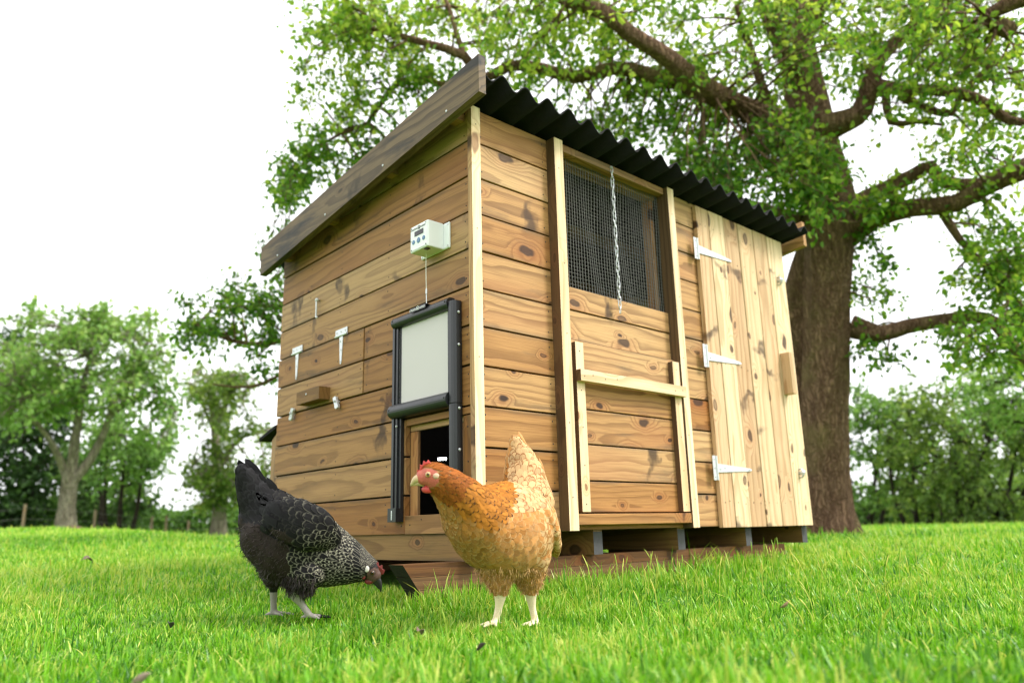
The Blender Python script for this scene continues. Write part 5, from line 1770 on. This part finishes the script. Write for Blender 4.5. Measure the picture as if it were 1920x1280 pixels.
        return dict(len=.024 - .006 * low, wid=.0145 - .003 * low, gap=.0074 - .0015 * low, col=c, edge=cream * rng.uniform(.65, 1.0), lace=float(rng.uniform(.15, .8)) - .1 * low, lift=(1, 5), jit=.12 + .06 * low)
    buff0 = np.array((0.45, 0.21, 0.065)); cream0 = np.array((0.66, 0.42, 0.205))
    quills = []
    tn = np.array([-.35, -.93, .1])
    for q, (ax_, ay, da, bx_, by, db) in enumerate(((978, 925, .17, 964, 812, .22), (974, 925, .165, 955, 838, .215), (985, 925, .165, 975, 822, .215), (992, 930, .16, 990, 836, .21), (998, 938, .15, 1004, 852, .20), (1002, 950, .14, 1016, 872, .19), (1004, 962, .13, 1024, 896, .18), (1000, 975, .12, 1026, 920, .165), (968, 930, .16, 945, 868, .20))):
        for w_ in (0, .018):
            a0 = L(ax_ + 40 * w_, ay, da + w_); b0 = L(bx_ + 150 * w_, by + 200 * w_, db + w_)
            quills.append((a0, tn, (b0 - a0) / np.linalg.norm(b0 - a0), dict(len=float(np.linalg.norm(b0 - a0)), wid=.030, col=buff0 * rng.uniform(.95, 1.2), edge=cream0, lace=.35, lift=(0, 4), jit=.03, curl=.03, free=.6)))
    plumage(h, me, flow, region, 46000, quills=quills)
    a = fluff(h, me, lambda x, y, p: 1062 < y < 1112, (0, 0, -.9), (.50, .29, .115), 1500, .010)
    fast('fluff', a[0], [a[1], a[2]], M_SKIN, h.root, {'fcol': a[3]})
    k = h.k
    s = np.array([0.15, -0.988, 0.0])
    comb = [L(x, y, -.134) for x, y in ((782, 893), (782, 880), (787, 881), (787, 870), (792, 872), (794, 863), (799, 867), (803, 861), (807, 867), (811, 868), (808, 877), (798, 884), (790, 896))]
    beak = ([(L(795, 898, -.134), 11 * k), (L(786, 896.5, -.135), 8.5 * k), (L(778, 900, -.136), 5.2 * k), (L(769.5, 911, -.137), 1.0 * k)],
            [(L(795, 905, -.134), 7 * k), (L(785, 905, -.135), 4.5 * k), (L(773, 909, -.136), 1.6 * k)])
    wat = [(L(803, 917, -.134 - 6 * k), 9 * k, (1.1, .4, .75)), (L(801, 917, -.134 + 9 * k), 9 * k, (1.1, .4, .75)), (L(819, 905, -.13 - 17 * k), 7 * k, (.85, .3, 1.1))]
    head_parts(h, dict(comb=M_COMB, beak=M_BEAK, lobe=M_LOBE, lid=M_LOBE), comb, beak, wat, (L(818, 892, -.13 - 20 * k), 6.2 * k, (1.0, .45, .85)), L(802.5, 889, -.134 - 15.5 * k), 4.7 * k, s, 30 * k, M_IRIS)


black_hen()
rust_hen()


# ------------------------------------------------------------------ small things lying in the grass
def dead_leaf(px, py, s, rz, label, colr):
    d = None
    lo, hi = 0.6, 14.0
    for _ in range(50):
        d = (lo + hi) / 2
        p = at(px, py, d)
        if p[2] > float(ground(p[0], p[1])) + .035:
            lo = d
        else:
            hi = d
    m = MB()
    n = 7
    vs = []; fs = []
    for i in range(n):
        t = i / (n - 1); w = math.sin(math.pi * (0.06 + .9 * t)) * .34
        for q in (-1, 0, 1):
            vs.append((s * (t - .5), s * w * q, s * (.30 * q * q * w * 2 + .25 * math.sin(t * 3 + rz))))
    for i in range(n - 1):
        for q in (0, 1):
            fs.append((i * 3 + q, i * 3 + q + 1, i * 3 + q + 4, i * 3 + q + 3))
    m.add(vs, fs)
    mt = plain('dead_leaf_skin', colr, .8, var=.3, scale=80)
    o = m.build('dead_leaf', mt, None, smooth=True)
    o.location = p; o.rotation_euler = (0.3, 0.2, rz)
    sm = o.modifiers.new('solid', 'SOLIDIFY'); sm.thickness = .0006
    tag(o, label, 'leaf', 'dead leaves lying in the grass')


dead_leaf(786, 1186, .022, .5, 'greyish brown curled dead leaf below and left of the rust hen', (.22, .15, .11))
dead_leaf(902, 1212, .018, 1.8, 'small dark brown dead leaf below the legs of the rust hen', (.07, .05, .045))
dead_leaf(262, 1275, .03, 2.2, 'pinkish grey dead leaf at the bottom edge of the lawn', (.34, .25, .2))
dead_leaf(318, 1172, .022, .9, 'blackish dead leaf lying left of the black hen', (.05, .045, .04))
dead_leaf(163, 1053, .06, 0.2, 'grey brown dead leaf lying far out on the left lawn', (.2, .14, .1))
dead_leaf(1472, 1131, .03, 2.6, 'tan dead leaf in the open grass before the coop door', (.36, .24, .13))


def molehill():
    d = 12.2
    p = on_ground(at(130, 1001, d), -0.02)
    n, mm = 24, 8
    vs = []; fs = []
    for j in range(mm + 1):
        r = j / mm
        for i in range(n):
            a = 2 * math.pi * i / n
            q = 1 + .2 * mnoise.noise(Vector((math.cos(a) * 1.5, math.sin(a) * 1.5, 3)))
            vs.append((.34 * r * q * math.cos(a), .2 * r * q * math.sin(a), .085 * (1 - r * r) + .012 * mnoise.noise(Vector((math.cos(a) * r * 6, math.sin(a) * r * 6, 0)))))
    for j in range(mm):
        for i in range(n):
            fs.append((j * n + i, j * n + (i + 1) % n, (j + 1) * n + (i + 1) % n, (j + 1) * n + i))
    m = MB(); m.add(vs, fs)
    o = m.build('molehill', plain('bare_soil', (.13, .07, .04), .95, var=.3, scale=30, bump=.8), None, smooth=True)
    o.location = p; o.rotation_euler = (0, 0, math.atan2(RH[1], RH[0]))
    tag(o, 'bare brown molehill on the lawn before the forked tree', 'molehill')


molehill()
